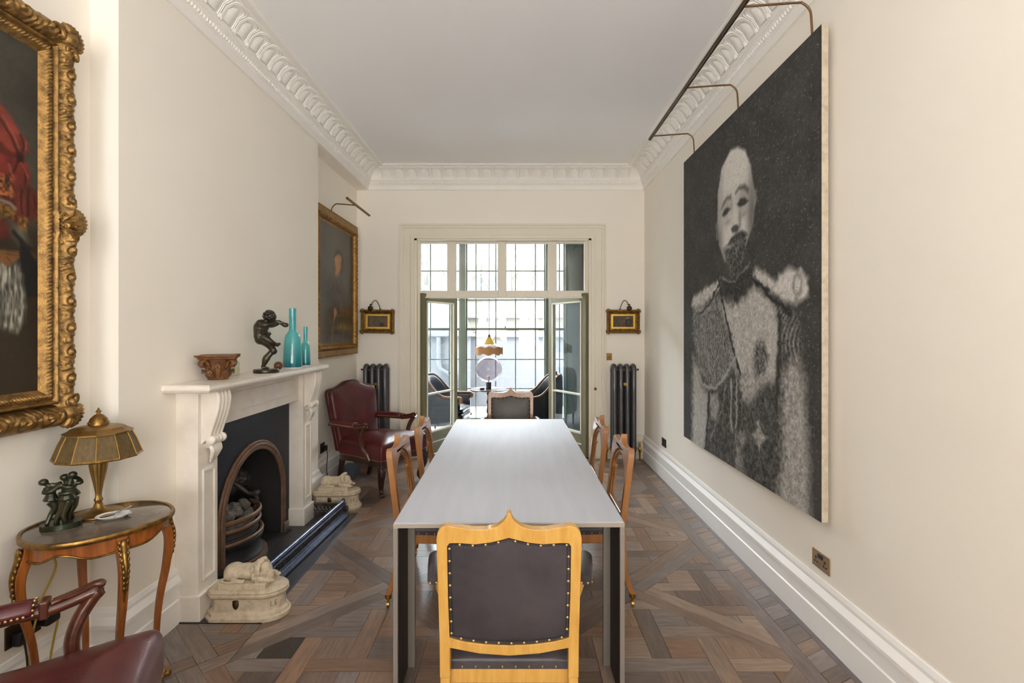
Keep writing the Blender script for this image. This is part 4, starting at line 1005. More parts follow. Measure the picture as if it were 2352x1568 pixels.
# ------------------------------------------------------------------ stone lions on pedestals (head towards +x)
def make_lion(label):
    t = thing('stone_lion', label, 'statue', group='pair of small stone lions by the hearth')
    def plan(e):
        w_ = 0.085+e
        p = [(-0.15-e*0.6, -w_), (0.085, -w_)]
        p += [(0.085+(0.105+e)*math.sin(a), -w_*math.cos(a)) for a in [PI*i/12 for i in range(1, 12)]]
        p += [(0.085, w_), (-0.15-e*0.6, w_), (-0.19-e, w_-0.045), (-0.19-e, -w_+0.045)]
        return p
    rings = []
    for z, e in ((0, 0.024), (0.022, 0.026), (0.026, 0.016), (0.04, 0.014), (0.048, 0.004), (0.052, 0.0), (0.115, 0.0), (0.12, 0.006), (0.126, 0.015), (0.138, 0.018), (0.142, 0.012), (0.152, 0.016), (0.16, 0.008), (0.162, 0.0)):
        rings.append([(x, y, z) for x, y in plan(e)])
    MB().loft(rings).build('pedestal', 'stone', t, 40, bevel=0.0015)
    MB().box(-0.14, 0.115, -0.072, 0.072, 0.16, 0.192).build('plinth_slab', 'stone', t, 0, bevel=0.004)
    b = MB(); Q = lambda a, ax='Y': Matrix.Rotation(a, 3, ax)
    z0 = 0.19
    b.ell((-0.02, 0, z0+0.038), (0.105, 0.05, 0.042), 16, 10).ell((-0.085, 0.0, z0+0.04), (0.055, 0.055, 0.044), 14, 10)
    b.ell((0.045, 0, z0+0.046), (0.055, 0.052, 0.046), 14, 10)                 # chest
    b.ell((-0.085, -0.038, z0+0.032), (0.042, 0.022, 0.034), 12, 8).ell((-0.085, 0.038, z0+0.032), (0.042, 0.022, 0.034), 12, 8)   # haunches
    b.tube([(-0.07, -0.06, z0+0.012), (-0.02, -0.064, z0+0.01), (0.0, -0.062, z0+0.008)], [0.014, 0.012, 0.013], 8)
    b.tube([(-0.12, -0.03, z0+0.012), (-0.125, -0.065, z0+0.008), (-0.09, -0.07, z0+0.007), (-0.05, -0.071, z0+0.007)], 0.007, 7)        # tail
    for s in (-1, 1): b.tube([(0.04, s*0.045, z0+0.02), (0.085, s*0.05, z0+0.014), (0.125, s*0.042, z0+0.01)], [0.018, 0.015, 0.014], 8).ell((0.133, s*0.04, z0+0.006), (0.018, 0.014, 0.011), 8, 6)
    b.ell((0.09, -0.014, z0+0.056), (0.036, 0.034, 0.04), 12, 8).ell((0.116, -0.02, z0+0.036), (0.024, 0.022, 0.024), 10, 7).ell((0.128, -0.022, z0+0.026), (0.013, 0.015, 0.013), 8, 6).ell((0.112, -0.04, z0+0.06), (0.008, 0.006, 0.006), 6, 5)
    r = random.Random(4)
    for k in range(95):                      # mane curls
        th = r.uniform(0, 2*PI); ph = r.uniform(-0.5, 1.4); R = 0.052
        cx, cy, cz = 0.062, -0.006, z0+0.054
        d = Vector((-abs(math.cos(th))*math.cos(ph)*0.9+0.28, math.sin(th)*math.cos(ph)*1.05, math.sin(ph))) 
        p = Vector((cx, cy, cz))+d*R
        b.ell(tuple(p), (0.012, 0.0095, 0.0125), 6, 5)
    for k in range(24):
        b.ell((r.uniform(0.03, 0.085), -0.05+r.uniform(-0.008, 0.004), z0+r.uniform(0.005, 0.06)), (0.007, 0.006, 0.013), 6, 5)
    b.build('lion', 'stone', t, 180, remesh=0.0024, soft=1)
    b = MB().lathe([(0, 0), (0.009, 0.0), (0.011, 0.004), (0.006, 0.008), (0, 0.01)], 12); 
    sh = [(-0.016, 0.022), (-0.008, 0.026), (0.008, 0.026), (0.016, 0.022), (0.017, 0.0), (0.012, -0.016), (0.0, -0.026), (-0.012, -0.016), (-0.017, 0.0)]
    b = MB().pillow(sh, 0.008, 0, 0.003, 4, c=(0, 0)); b.v = [(x-0.035, -0.085-h, z+0.085) for x, z, h in b.v]; b.build('lock_mask', 'dark_bronze', t, 50)
    b = MB()                                 # worn letters cut in the rounded end
    for u, z, w2, h2 in ((0.0, 0.085, 0.0012, 0.014), (0.006, 0.072, 0.006, 0.0012), (0.022, 0.085, 0.0012, 0.014), (0.027, 0.072, 0.005, 0.0012), (0.027, 0.098, 0.005, 0.0012), (0.026, 0.085, 0.004, 0.0012)):
        a0 = 0.62+(u-w2)/0.1; a1 = 0.62+(u+w2)/0.1
        P = lambda a, e: (0.085+(0.105+e)*math.sin(a), -(0.085+e)*math.cos(a))
        q0, q1, q2_, q3 = P(a0, 0.0006), P(a1, 0.0006), P(a1, -0.003), P(a0, -0.003)
        b.loft([[(*q, z-h2) for q in (q0, q1, q2_, q3)], [(*q, z+h2) for q in (q0, q1, q2_, q3)]])
    stuff(b.build('worn_letters', 'stone_groove', t, 0))
    return t
lion = make_lion('weathered stone lion asleep on its pedestal, nearer one by the marble jamb')
lion.location = (-1.468, 2.822, 0)
dup(lion, (-1.585, 4.513, 0), 0, 'weathered stone lion on its pedestal, farther one before the burgundy armchair')

# ------------------------------------------------------------------ pictures
def sdpoly(px, py, poly):
    """signed distance (negative inside) of grid points to a polygon"""
    d = np.full(px.shape, 1e9); inside = np.zeros(px.shape, bool); n = len(poly)
    for i in range(n):
        ax, ay = poly[i]; bx, by = poly[(i+1) % n]
        ex, ey = bx-ax, by-ay; wx, wy = px-ax, py-ay
        t = np.clip((wx*ex+wy*ey)/(ex*ex+ey*ey+1e-12), 0, 1)
        d = np.minimum(d, np.hypot(wx-ex*t, wy-ey*t))
        c = ((ay > py) != (by > py)) & (px < (bx-ax)*(py-ay)/(by-ay+1e-12)+ax); inside ^= c
    return np.where(inside, -d, d)
def mask(px, py, poly, soft): return np.clip(0.5-sdpoly(px, py, poly)/(2*soft), 0, 1)
def dline(px, py, pts):
    d = np.full(px.shape, 1e9)
    for (ax, ay), (bx, by) in zip(pts, pts[1:]):
        ex, ey = bx-ax, by-ay; wx, wy = px-ax, py-ay; t = np.clip((wx*ex+wy*ey)/(ex*ex+ey*ey+1e-12), 0, 1)
        d = np.minimum(d, np.hypot(wx-ex*t, wy-ey*t))
    return d
NR = np.random.RandomState(3)
def vnoise(px, py, f):
    """smooth value noise"""
    g = NR.rand(64, 64); x = px*f; y = py*f; xi = np.floor(x).astype(int); yi = np.floor(y).astype(int); fx = x-xi; fy = y-yi
    fx = fx*fx*(3-2*fx); fy = fy*fy*(3-2*fy); G = lambda a, b: g[a % 64, b % 64]
    return (G(xi, yi)*(1-fx)+G(xi+1, yi)*fx)*(1-fy)+(G(xi, yi+1)*(1-fx)+G(xi+1, yi+1)*fx)*fy
def canvas(name, parent, P0, U, V, nu, nv, fn, m):
    """painted rectangle: P0 lower-left as seen, U and V edge vectors; fn(x, y in metres) -> rgb 0..1 display values"""
    P0, U, V = Vector(P0), Vector(U), Vector(V)
    u, v = np.meshgrid(np.linspace(0, 1, nu+1), np.linspace(0, 1, nv+1))
    rgb = np.clip(fn(u*U.length, v*V.length), 0, 1); lin = np.where(rgb <= 0.04045, rgb/12.92, ((rgb+0.055)/1.055)**2.4)
    co = np.array(P0)[None, None, :]+u[..., None]*np.array(U)+v[..., None]*np.array(V)
    idx = np.arange((nu+1)*(nv+1)).reshape(nv+1, nu+1)
    f = np.stack([idx[:-1, :-1], idx[:-1, 1:], idx[1:, 1:], idx[1:, :-1]], -1).reshape(-1, 4)
    me = bpy.data.meshes.new(name); me.from_pydata(co.reshape(-1, 3).tolist(), [], f.tolist())
    ca = me.color_attributes.new('paint', 'FLOAT_COLOR', 'POINT')
    ca.data.foreach_set('color', np.concatenate([lin.reshape(-1, 3), np.ones((lin.shape[0]*lin.shape[1], 1))], 1).astype('f').ravel())
    return obj(name, me, m, parent, 0)
def over(c, rgb, mk): return c*(1-mk[..., None])+np.array(rgb)/255.0*mk[..., None]

# --- the huge ash-grey portrait
PF = {
'head': [(0.37, 0.716), (0.374, 0.808), (0.409, 0.871), (0.483, 0.901), (0.541, 0.894), (0.595, 0.868), (0.634, 0.816), (0.654, 0.755), (0.66, 0.709), (0.643, 0.656), (0.595, 0.612), (0.557, 0.563), (0.497, 0.557), (0.432, 0.59), (0.386, 0.647)],
'ear': [(0.654, 0.752), (0.676, 0.742), (0.668, 0.705), (0.648, 0.7)], 'ear2': [(0.372, 0.72), (0.356, 0.715), (0.362, 0.665), (0.378, 0.66)],
'beard': [(0.424, 0.623), (0.49, 0.633), (0.557, 0.647), (0.607, 0.639), (0.595, 0.594), (0.563, 0.551), (0.524, 0.524), (0.483, 0.534), (0.447, 0.569)],
'collar': [(0.398, 0.541), (0.49, 0.521), (0.625, 0.55), (0.654, 0.519), (0.607, 0.488), (0.531, 0.469), (0.447, 0.491)],
'epL': [(0.095, 0.468), (0.115, 0.502), (0.214, 0.517), (0.338, 0.533), (0.402, 0.541), (0.386, 0.505), (0.273, 0.482), (0.156, 0.461)],
'epR': [(0.785, 0.487), (0.804, 0.516), (0.854, 0.525), (0.908, 0.516), (0.943, 0.494), (0.947, 0.468), (0.916, 0.448), (0.86, 0.445), (0.809, 0.46)],
'strap': [(0.648, 0.531), (0.666, 0.545), (0.804, 0.501), (0.827, 0.464), (0.756, 0.479), (0.663, 0.507)],
'torso': [(0.378, 0.477), (0.524, 0.457), (0.663, 0.502), (0.768, 0.457), (0.816, 0.405), (0.804, 0.344), (0.792, 0.272), (0.73, 0.256), (0.619, 0.24), (0.524, 0.27), (0.49, 0.36), (0.417, 0.423)],
'lapel': [(0.115, 0.46), (0.338, 0.492), (0.402, 0.424), (0.476, 0.347), (0.524, 0.299), (0.417, 0.229), (0.295, 0.205), (0.186, 0.253), (0.115, 0.354)],
'armL': [(0.115, 0.294), (0.186, 0.253), (0.214, 0.205), (0.287, 0.19), (0.278, 0.092), (0.233, -0.03), (0.105, -0.03)],
'armR': [(0.827, 0.295), (0.892, 0.327), (0.928, 0.283), (0.935, 0.201), (0.947, 0.111), (0.958, -0.05), (0.871, -0.05), (0.765, -0.05), (0.827, 0.105), (0.818, 0.184)],
'fringeR': [(0.792, 0.446), (0.892, 0.422), (0.908, 0.356), (0.892, 0.318), (0.827, 0.345)],
'medA': [(0.553, 0.242), (0.6, 0.285), (0.663, 0.275), (0.69, 0.241), (0.65, 0.2), (0.575, 0.195)],
'medB': [(0.644, 0.115), (0.67, 0.13), (0.682, 0.165), (0.697, 0.133), (0.74, 0.125), (0.709, 0.108), (0.684, 0.075), (0.668, 0.104)],
'medC': [(0.524, 0.093), (0.582, 0.12), (0.607, 0.095), (0.57, 0.071)],
'cuff': [(0.304, 0.185), (0.37, 0.199), (0.386, 0.161), (0.358, 0.111), (0.304, 0.11)],
'legpat': [(0.524, 0.081), (0.563, 0.064), (0.595, -0.012), (0.557, -0.033), (0.517, 0.018)],
'med': [(0.663, 0.351), (0.717, 0.363), (0.743, 0.321), (0.725, 0.277), (0.671, 0.268), (0.643, 0.305)],
'button': [(0.505, 0.455), (0.535, 0.455), (0.535, 0.428), (0.505, 0.428)]}
def portrait(x, y):
    W_, H_ = 2.07, 2.445
    P = lambda k: [(a*W_, b*H_) for a, b in PF[k]]
    n1 = vnoise(x, y, 9); n2 = vnoise(x, y, 38); n3 = 0.55*vnoise(x, y, 70)+0.45*vnoise(x, y, 130)
    wx = x+(n2-0.5)*0.03; wy = y+(vnoise(x, y, 26)-0.5)*0.03
    g = 70+14*(n1-0.5)+24*(n3-0.5)
    st = lambda k, val, s: np.asarray(mask(wx, wy, P(k), s))
    def lay(g, k, val, s, tex=0.5):
        m = mask(wx, wy, P(k), s)
        return g*(1-m)+m*(val+tex*110*(n3-0.5)+tex*34*(n2-0.5))
    body = [(0.1, 0.0), (0.1, 0.4), (0.2, 0.5), (0.6, 0.5), (0.85, 0.45), (0.93, 0.3), (0.95, 0.0)]
    m = mask(wx, wy, [(a*W_, b*H_) for a, b in body], 0.06); g = g*(1-m)+m*(84+80*(n3-0.5)+50*(n2-0.5))
    g = lay(g, 'lapel', 140, 0.03, 1.0); g = lay(g, 'torso', 196, 0.045, 0.6); g = lay(g, 'fringeR', 104, 0.05, 1.0)
    g = lay(g, 'armL', 186, 0.05, 0.5); g = lay(g, 'armR', 176, 0.05, 0.8); g = lay(g, 'epL', 204, 0.02, 0.6); g = lay(g, 'strap', 198, 0.02, 0.6); g = lay(g, 'epR', 216, 0.022, 0.5)
    # fringes, ropes and folds
    fr = 0.5+0.5*np.sin((x+0.12*np.sin(y*9))*150)
    m = mask(wx, wy, P('lapel'), 0.03)*(y < 0.45*H_); g = g-m*26*fr
    m = mask(wx, wy, P('fringeR'), 0.03); g = g+m*55*(fr-0.4)
    for pts, val, r in (([(0.205, 0.471), (0.251, 0.328), (0.338, 0.222)], 150, 0.012), ([(0.378, 0.543), (0.454, 0.41), (0.531, 0.3), (0.557, 0.265)], 52, 0.016), ([(0.156, 0.251), (0.228, 0.206), (0.358, 0.211), (0.472, 0.272), (0.524, 0.312)], 176, 0.016),
                        ([(0.49, 0.248), (0.483, 0.135), (0.497, 0.1)], 170, 0.014), ([(0.531, 0.251), (0.531, 0.142), (0.524, 0.111)], 170, 0.014), ([(0.304, 0.041), (0.417, 0.165), (0.447, 0.232)], 140, 0.01), ([(0.65, 0.52), (0.79, 0.455), (0.86, 0.425)], 46, 0.018), ([(0.4, 0.535), (0.29, 0.47), (0.2, 0.44)], 60, 0.012),
                        ([(0.81, 0.42), (0.8, 0.3), (0.79, 0.2)], 60, 0.025), ([(0.29, 0.19), (0.28, 0.1), (0.25, 0.0)], 58, 0.02)):
        d = dline(wx, wy, [(a*W_, b*H_) for a, b in pts]); m = np.clip(1.3-d/r, 0, 1); g = g*(1-m)+m*val
    for k, val, s in (('medA', 176, 0.03), ('medB', 168, 0.012), ('medC', 150, 0.02), ('cuff', 168, 0.02), ('legpat', 140, 0.03), ('button', 205, 0.008)): g = lay(g, k, val, s, 0.8)
    m = mask(wx, wy, P('med'), 0.03); g = g*(1-m)+m*(108+150*(n3-0.5))
    g = lay(g, 'collar', 60, 0.02, 0.4)
    d = dline(wx, wy, [(0.417*W_, 0.54*H_), (0.49*W_, 0.518*H_), (0.625*W_, 0.562*H_)]); m = np.clip(1.3-d/0.01, 0, 1); g = g*(1-m)+m*130
    # head
    g = lay(g, 'ear', 130, 0.012, 0.3); g = lay(g, 'ear2', 130, 0.012, 0.3)
    m = mask(x+(n2-0.5)*0.012, y+(n3-0.5)*0.012, P('head'), 0.014)
    side = np.clip((x/W_-0.36)/0.08, 0, 1)*np.clip((0.67-x/W_)/0.06, 0, 1)
    g = g*(1-m)+m*(226*(0.74+0.26*side)+22*(n3-0.5))
    def blob(g, u, v, ru, rv, val, k=1.0, tilt=0.0):
        dx = (x/W_-u); dy = (y/H_-v)-tilt*dx; q = np.exp(-((dx/ru)**2+(dy/rv)**2))*k; q = np.clip(q, 0, 1)*m; return g*(1-q)+q*val
    def feat(g, pts, s, val, k=1.0):
        q = mask(x+(n3-0.5)*0.006, y+(n2-0.5)*0.006, [(a*W_, b_*H_) for a, b_ in pts], s)*m*k; return g*(1-q)+q*val
    for a in (((0.64, 0.69), 0.035, 0.1, 104, 0.8), ((0.385, 0.64), 0.03, 0.06, 120, 0.7), ((0.447, 0.745), 0.05, 0.03, 150, 0.6), ((0.578, 0.745), 0.05, 0.03, 140, 0.6), ((0.46, 0.7), 0.03, 0.01, 150, 0.6), ((0.585, 0.7), 0.035, 0.01, 140, 0.6),
              ((0.556, 0.69), 0.012, 0.04, 130, 0.7), ((0.49, 0.74), 0.012, 0.02, 140, 0.5), ((0.515, 0.7), 0.01, 0.03, 226, 0.6)):
        (u_, v_), ru, rv, val, k = a; g = blob(g, u_, v_, ru, rv, val, k)
    g = feat(g, [(0.405, 0.748), (0.425, 0.765), (0.455, 0.775), (0.487, 0.772), (0.489, 0.761), (0.455, 0.765), (0.425, 0.755)], 0.016, 104)
    g = feat(g, [(0.522, 0.772), (0.55, 0.782), (0.59, 0.778), (0.622, 0.758), (0.615, 0.748), (0.585, 0.765), (0.55, 0.773), (0.524, 0.767)], 0.016, 96)
    g = feat(g, [(0.412, 0.728), (0.432, 0.74), (0.458, 0.743), (0.482, 0.733), (0.455, 0.724), (0.43, 0.721)], 0.011, 66)
    g = feat(g, [(0.535, 0.735), (0.56, 0.746), (0.59, 0.743), (0.618, 0.728), (0.59, 0.722), (0.56, 0.723)], 0.011, 60)
    g = feat(g, [(0.418, 0.718), (0.45, 0.712), (0.475, 0.72), (0.45, 0.717)], 0.006, 190); g = feat(g, [(0.545, 0.716), (0.58, 0.711), (0.612, 0.718), (0.58, 0.716)], 0.006, 176)
    g = feat(g, [(0.488, 0.675), (0.505, 0.681), (0.53, 0.681), (0.552, 0.672), (0.54, 0.658), (0.515, 0.66), (0.495, 0.664)], 0.012, 84)
    g = feat(g, [(0.455, 0.632), (0.49, 0.65), (0.525, 0.656), (0.575, 0.656), (0.612, 0.64), (0.57, 0.632), (0.52, 0.63)], 0.014, 66)
    m2 = mask(wx, wy, P('beard'), 0.035); g = g*(1-m2)+m2*(86+120*(n3-0.5)+40*(n2-0.5))
    ring = np.abs(np.hypot((x/W_-0.895)/0.02, (y/H_-0.485)/0.022)-1); g = g-np.clip(0.5-ring, 0, 1)*110
    g = np.clip(g, 26, 235)
    return np.stack([g, g*0.985, g*0.96], -1)/255
pt = thing('portrait_canvas', 'huge grey ash portrait of a uniformed bearded man on the right wall', 'painting')
PX0 = 1.495
canvas('painted_face', pt, (PX0-0.001, 4.58, 0.61), (0, -2.07, 0), (0, 0, 2.445), 450, 530, portrait, 'ash_canvas')
MB().box(PX0, PX0+0.034, 2.51, 4.58, 0.61, 3.055).build('stretcher', 'canvas_edge', pt, 0, bevel=0.003)
b = MB()
for z in (0.9, 2.5): b.box(PX0+0.034, XR-0.002, 2.7, 2.74, z, z+0.05).box(PX0+0.034, XR-0.002, 4.3, 4.34, z, z+0.05)
b.build('wall_batten', 'dark_bronze', pt, 0)
b = MB(); rr_ = random.Random(11)
for k in range(4200):                        # straw flecks standing proud of the ash
    yv, zv = rr_.uniform(2.53, 4.56), rr_.uniform(0.63, 3.03); 
    if rr_.random() > (1.25-(yv-2.5)/2.6): continue
    a = rr_.uniform(0, PI); l_ = rr_.uniform(0.004, 0.012); c, s_ = math.cos(a)*l_, math.sin(a)*l_
    t_ = 0.0014; nx_, nz_ = -math.sin(a)*t_, math.cos(a)*t_; x_ = PX0-0.002
    b.add([(x_, yv-c, zv-s_), (x_-0.003, yv+nx_, zv+nz_), (x_, yv+c, zv+s_), (x_-0.003, yv-nx_, zv-nz_)], [(0, 1, 2, 3)])
mat('straw', (176, 170, 158), 0.8, rgb2=(84, 81, 77), vs=40, lo=0.42, hi=0.55)
stuff(b.build('straw_flecks', 'straw', pt, 0, recalc=False))
# its picture light: a long bar on three arms
pl = thing('picture_light', 'long dark bar picture light on three bent arms above the huge portrait', 'picture light')
MB().tube([(1.155, 2.3, 3.213), (1.155, 4.44, 3.213)], 0.014, 12).build('light_bar', 'dark_bronze', pl, 60)
for yv in (2.62, 3.495, 4.36):
    MB().tube(crom([(1.512, yv, 3.057), (1.508, yv, 3.13), (1.5, yv, 3.19), (1.465, yv, 3.225), (1.42, yv, 3.228), (1.165, yv, 3.21)], 6), 0.006, 8).build('bracket_arm', 'bracket_bronze', pl, 60)

# --- carved gilt frames as relief
def rail(L, width, prof, relief, ds=0.006, nt=40):
    """one mitred side, s along (centre 0), t across from the outer edge; returns grid of (s, t, h)"""
    ns = max(8, int(L/ds)); t = np.linspace(0, width, nt)[None, :]; k = np.linspace(-0.5, 0.5, ns)[:, None]
    s = k*(L-2*t); h = prof(t/width)+relief(s, t, width, L)+0*s
    return s, t+0*s, h
def gilt_frame(parent, A, Bv, N, C, W_, H_, width, prof, relief, m, name='frame_rail', ds=0.006, nt=40):
    """frame around a W_ x H_ outer rectangle centred at C in the plane of A (right) and Bv (up), facing N"""
    A, Bv, N, C = Vector(A), Vector(Bv), Vector(N), Vector(C)
    for L, off, ax, out in ((W_, H_/2, A, Bv), (W_, H_/2, A, -Bv), (H_, W_/2, Bv, A), (H_, W_/2, Bv, -A)):
        s, t, h = rail(L, width, prof, relief, ds, nt)
        ns, n_t = s.shape; a = np.array(ax); o_ = np.array(out); n_ = np.array(N); c_ = np.array(C)
        co = c_+s[..., None]*a+(off-t)[..., None]*o_+h[..., None]*n_
        first = c_+s[:, :1, None]*a+(off-t[:, :1])[..., None]*o_; last = c_+s[:, -1:, None]*a+(off-t[:, -1:])[..., None]*o_
        co = np.concatenate([first, co, last], 1); n2_ = n_t+2
        idx = np.arange(ns*n2_).reshape(ns, n2_); f = np.stack([idx[:-1, :-1], idx[1:, :-1], idx[1:, 1:], idx[:-1, 1:]], -1).reshape(-1, 4)
        b = MB(); b.v = [tuple(p) for p in co.reshape(-1, 3)]; b.f = f.tolist(); b.build(name, m, parent, 50)
def spiral(s, t, per, tc, rad, amp, turns=2.2):
    k = np.floor(s/per+0.5); sc = s-k*per; sg = np.where(np.mod(k, 2) == 0, 1.0, -1.0)
    x_ = sc; y_ = (t-tc); r = np.hypot(x_, y_)/rad; ph = np.arctan2(y_, x_*sg)
    return amp*np.clip(1.15-r, 0, 1)*(0.75+0.5*np.cos(ph-r*turns*2*PI))
# big rococo portrait, near-left, cropped by the frame
XO = XA+0.005
fA = (0, 1, 0); fB = (0, 0, 1); fN = (1, 0, 0)
lp_ = thing('oil_painting', 'dark oil painting with red drapery in a heavy carved gilt frame', 'painting')
fw, fh, fwd = 1.34, 1.66, 0.165; fc = (XO, 2.185-fw/2, 1.985)
prof_b = lambda q: 0.035+0.05*np.sin(PI*np.clip(q/0.58, 0, 1))**0.7*(q < 0.58)+np.where(q >= 0.58, 0.03+0.018*np.sin(PI*np.clip((q-0.58)/0.12, 0, 1))*(q < 0.7)+0.012*np.sin(PI*np.clip((q-0.7)/0.18, 0, 1))*(q >= 0.7)-0.02*np.clip((q-0.88)/0.12, 0, 1), 0)
def relief_b(s, t, w_, L):
    q = t/w_
    h = spiral(s, t, 0.105, w_*0.27, 0.056, 0.0115, 2.6)+spiral(s+0.0525, t, 0.105, w_*0.42, 0.032, 0.006, 2.0)+0.002*np.cos(s*260+t*120)*(q < 0.55)*(np.sin(s*30) > 0.2)
    h = h+0.0032*np.cos(s*2*PI/0.015+t*260)*((q > 0.72) & (q < 0.86))
    for c in (0.0,): h = h+0.02*np.exp(-((s-c)/0.09)**4)*np.exp(-((q-0.28)/0.3)**2)*(1+0.5*np.cos(np.arctan2(t-w_*0.55, s-c)*14))
    return h*(q < 0.98)
gilt_frame(lp_, fA, fB, fN, fc, fw, fh, fwd, prof_b, relief_b, 'gold', ds=0.0045, nt=60)
def cartouche(parent, c, out, span, big):
    """shell-like carved lobes in the frame plane (y,z), pointing along out"""
    b = MB(); c = Vector(c); o_ = Vector((0, *out)).normalized(); sd = Vector((0, -o_.z, o_.y))
    for k in range(9):
        a = (k-4)/4*1.25; d = o_*math.cos(a)+sd*math.sin(a)
        p = c+d*0.03*big+Vector((0.008, 0, 0)); q = Matrix((Vector((1, 0, 0)), d, Vector((1, 0, 0)).cross(d))).transposed()
        b.ell(tuple(p), (0.022*big, 0.027*big, 0.0105*big), 8, 6, q)
    b.ell(tuple(c), (0.034*big, 0.03*big, 0.03*big), 10, 8)
    for s_ in (-1, 1):
        b.tube([tuple(c+sd*s_*(0.034+0.02*math.cos(w_*0.9))*big*span+o_*(0.016*math.sin(w_*0.9)-0.03)*big+Vector((0.014, 0, 0))) for w_ in [0.5*i for i in range(10)]], [0.01*big]*6+[0.009*big, 0.007*big, 0.006*big, 0.004*big], 7)
    return b.build('cartouche', 'gold', parent, 60)
y1_, z0_, z1_ = 2.185, fc[2]-fh/2, fc[2]+fh/2; XF = XO+0.075
cartouche(lp_, (XF, y1_-0.055, z1_-0.055), (0.7, 0.7), 1.1, 1.15); cartouche(lp_, (XF, y1_-0.055, z0_+0.055), (0.7, -0.7), 1.1, 1.15)
cartouche(lp_, (XF, y1_-0.035, fc[2]+0.02), (1, 0), 1.3, 1.1)
cartouche(lp_, (XF, 2.185-fw+0.055, z1_-0.055), (-0.7, 0.7), 1.1, 1.15); cartouche(lp_, (XF, 2.185-fw+0.055, z0_+0.055), (-0.7, -0.7), 1.1, 1.15)
def leftpaint(x, y):
    Y = x+(2.185-fw+fwd-0.01); Z = y+(z0_+fwd-0.01)
    n1 = vnoise(x, y, 7); n2 = vnoise(x, y, 24); n3 = vnoise(x, y*0.35, 90); n4 = vnoise(x, y, 110)
    wx = Y+(n2-0.5)*0.012; wy = Z+(vnoise(x, y, 22)-0.5)*0.012
    c = np.stack([60+26*n1+8*n2, 57+24*n1+8*n2, 49+20*n1+7*n2], -1)/255
    low = np.clip((1.97-Z)/0.05, 0, 1)[..., None]; c = c*(1-low)+np.stack([50+18*n1, 40+14*n1, 28+10*n1], -1)/255*low
    def lay(c, pts, s, rgb, a=30, tex=n2):
        m = mask(wx, wy, pts, s)[..., None]; return c*(1-m)+m*np.clip((np.array(rgb)[None, None, :]*(1+(tex[..., None]-0.5)*a/60))/255, 0, 1)
    def fold(c, pts, r, rgb, k=0.8):
        m = (np.clip(1.2-dline(wx, wy, pts)/r, 0, 1)*k)[..., None]; return c*(1-m)+m*np.array(rgb)/255
    c = lay(c, [(2.03, 2.0), (2.13, 1.985), (2.13, 1.955), (2.03, 1.97)], 0.006, (116, 100, 76))
    c = lay(c, [(1.4, 2.75), (1.8, 2.5), (1.9, 2.36), (1.97, 2.2), (1.96, 2.06), (1.94, 1.9), (1.4, 1.8)], 0.01, (98, 36, 28))
    c = lay(c, [(1.86, 2.39), (1.9, 2.372), (1.945, 2.325), (1.985, 2.28), (1.99, 2.24), (1.965, 2.222), (1.93, 2.225), (1.87, 2.245)], 0.007, (146, 62, 48))
    c = lay(c, [(1.87, 2.2), (1.94, 2.205), (1.965, 2.215), (1.99, 2.19), (2.0, 2.158), (1.985, 2.11), (1.957, 2.08), (1.9, 2.1), (1.87, 2.13)], 0.007, (132, 48, 38))
    c = lay(c, [(1.94, 2.23), (1.965, 2.227), (1.968, 2.195), (1.945, 2.19)], 0.006, (46, 18, 16), 10)
    for pts in ([(1.87, 2.33), (1.92, 2.28), (1.95, 2.22)], [(1.96, 2.3), (1.965, 2.26), (1.955, 2.22)], [(1.95, 2.2), (1.93, 2.15), (1.9, 2.12)], [(1.955, 2.2), (1.975, 2.16), (1.97, 2.11)]): c = fold(c, pts, 0.007, (70, 24, 20))
    for pts in ([(1.89, 2.34), (1.93, 2.29), (1.945, 2.25)], [(1.975, 2.28), (1.975, 2.25)], [(1.96, 2.19), (1.985, 2.15)], [(1.91, 2.17), (1.93, 2.13)]): c = fold(c, pts, 0.006, (190, 104, 84), 0.7)
    c = lay(c, [(1.935, 2.1), (1.983, 2.123), (2.018, 2.099), (2.05, 2.02), (2.03, 1.978), (1.995, 1.998), (1.985, 1.94), (1.945, 1.945)], 0.008, (112, 46, 35))
    for pts in ([(1.96, 2.09), (1.965, 2.0)], [(1.985, 2.1), (1.985, 2.0)], [(2.01, 2.08), (2.02, 2.0)]): c = fold(c, pts, 0.006, (62, 24, 20))
    c = lay(c, [(1.943, 1.985), (1.986, 1.99), (1.984, 1.93), (1.948, 1.935)], 0.006, (146, 100, 44), 60, n4)
    c = lay(c, [(2.015, 2.03), (2.048, 2.015), (2.046, 1.96), (2.022, 1.962)], 0.008, (108, 76, 40), 50, n4)
    c = lay(c, [(1.4, 2.15), (1.925, 2.13), (1.935, 2.05), (1.4, 2.04)], 0.008, (140, 80, 44), 90, n4)
    c = lay(c, [(1.4, 2.03), (1.92, 2.025), (1.94, 2.0), (1.925, 1.965), (1.4, 1.93)], 0.008, (118, 84, 38), 60, n4)
    c = fold(c, [(1.87, 2.035), (1.91, 2.03), (1.935, 2.012)], 0.01, (176, 166, 146), 0.8)
    c = lay(c, [(1.9, 1.97), (1.975, 1.94), (2.0, 1.885), (1.965, 1.872), (1.92, 1.9)], 0.014, (96, 94, 82))
    c = fold(c, [(1.93, 1.92), (2.0, 1.86), (2.095, 1.78)], 0.012, (32, 27, 22), 0.95)
    c = fold(c, [(2.0, 1.845), (2.05, 1.83)], 0.016, (118, 88, 56), 0.6)
    c = lay(c, [(1.955, 1.89), (1.985, 1.87), (2.009, 1.835), (2.046, 1.794), (2.055, 1.73), (2.035, 1.688), (1.983, 1.682), (1.95, 1.75)], 0.006, (23, 22, 23), 6)
    strand = vnoise(x*1.0, y*0.28, 150)
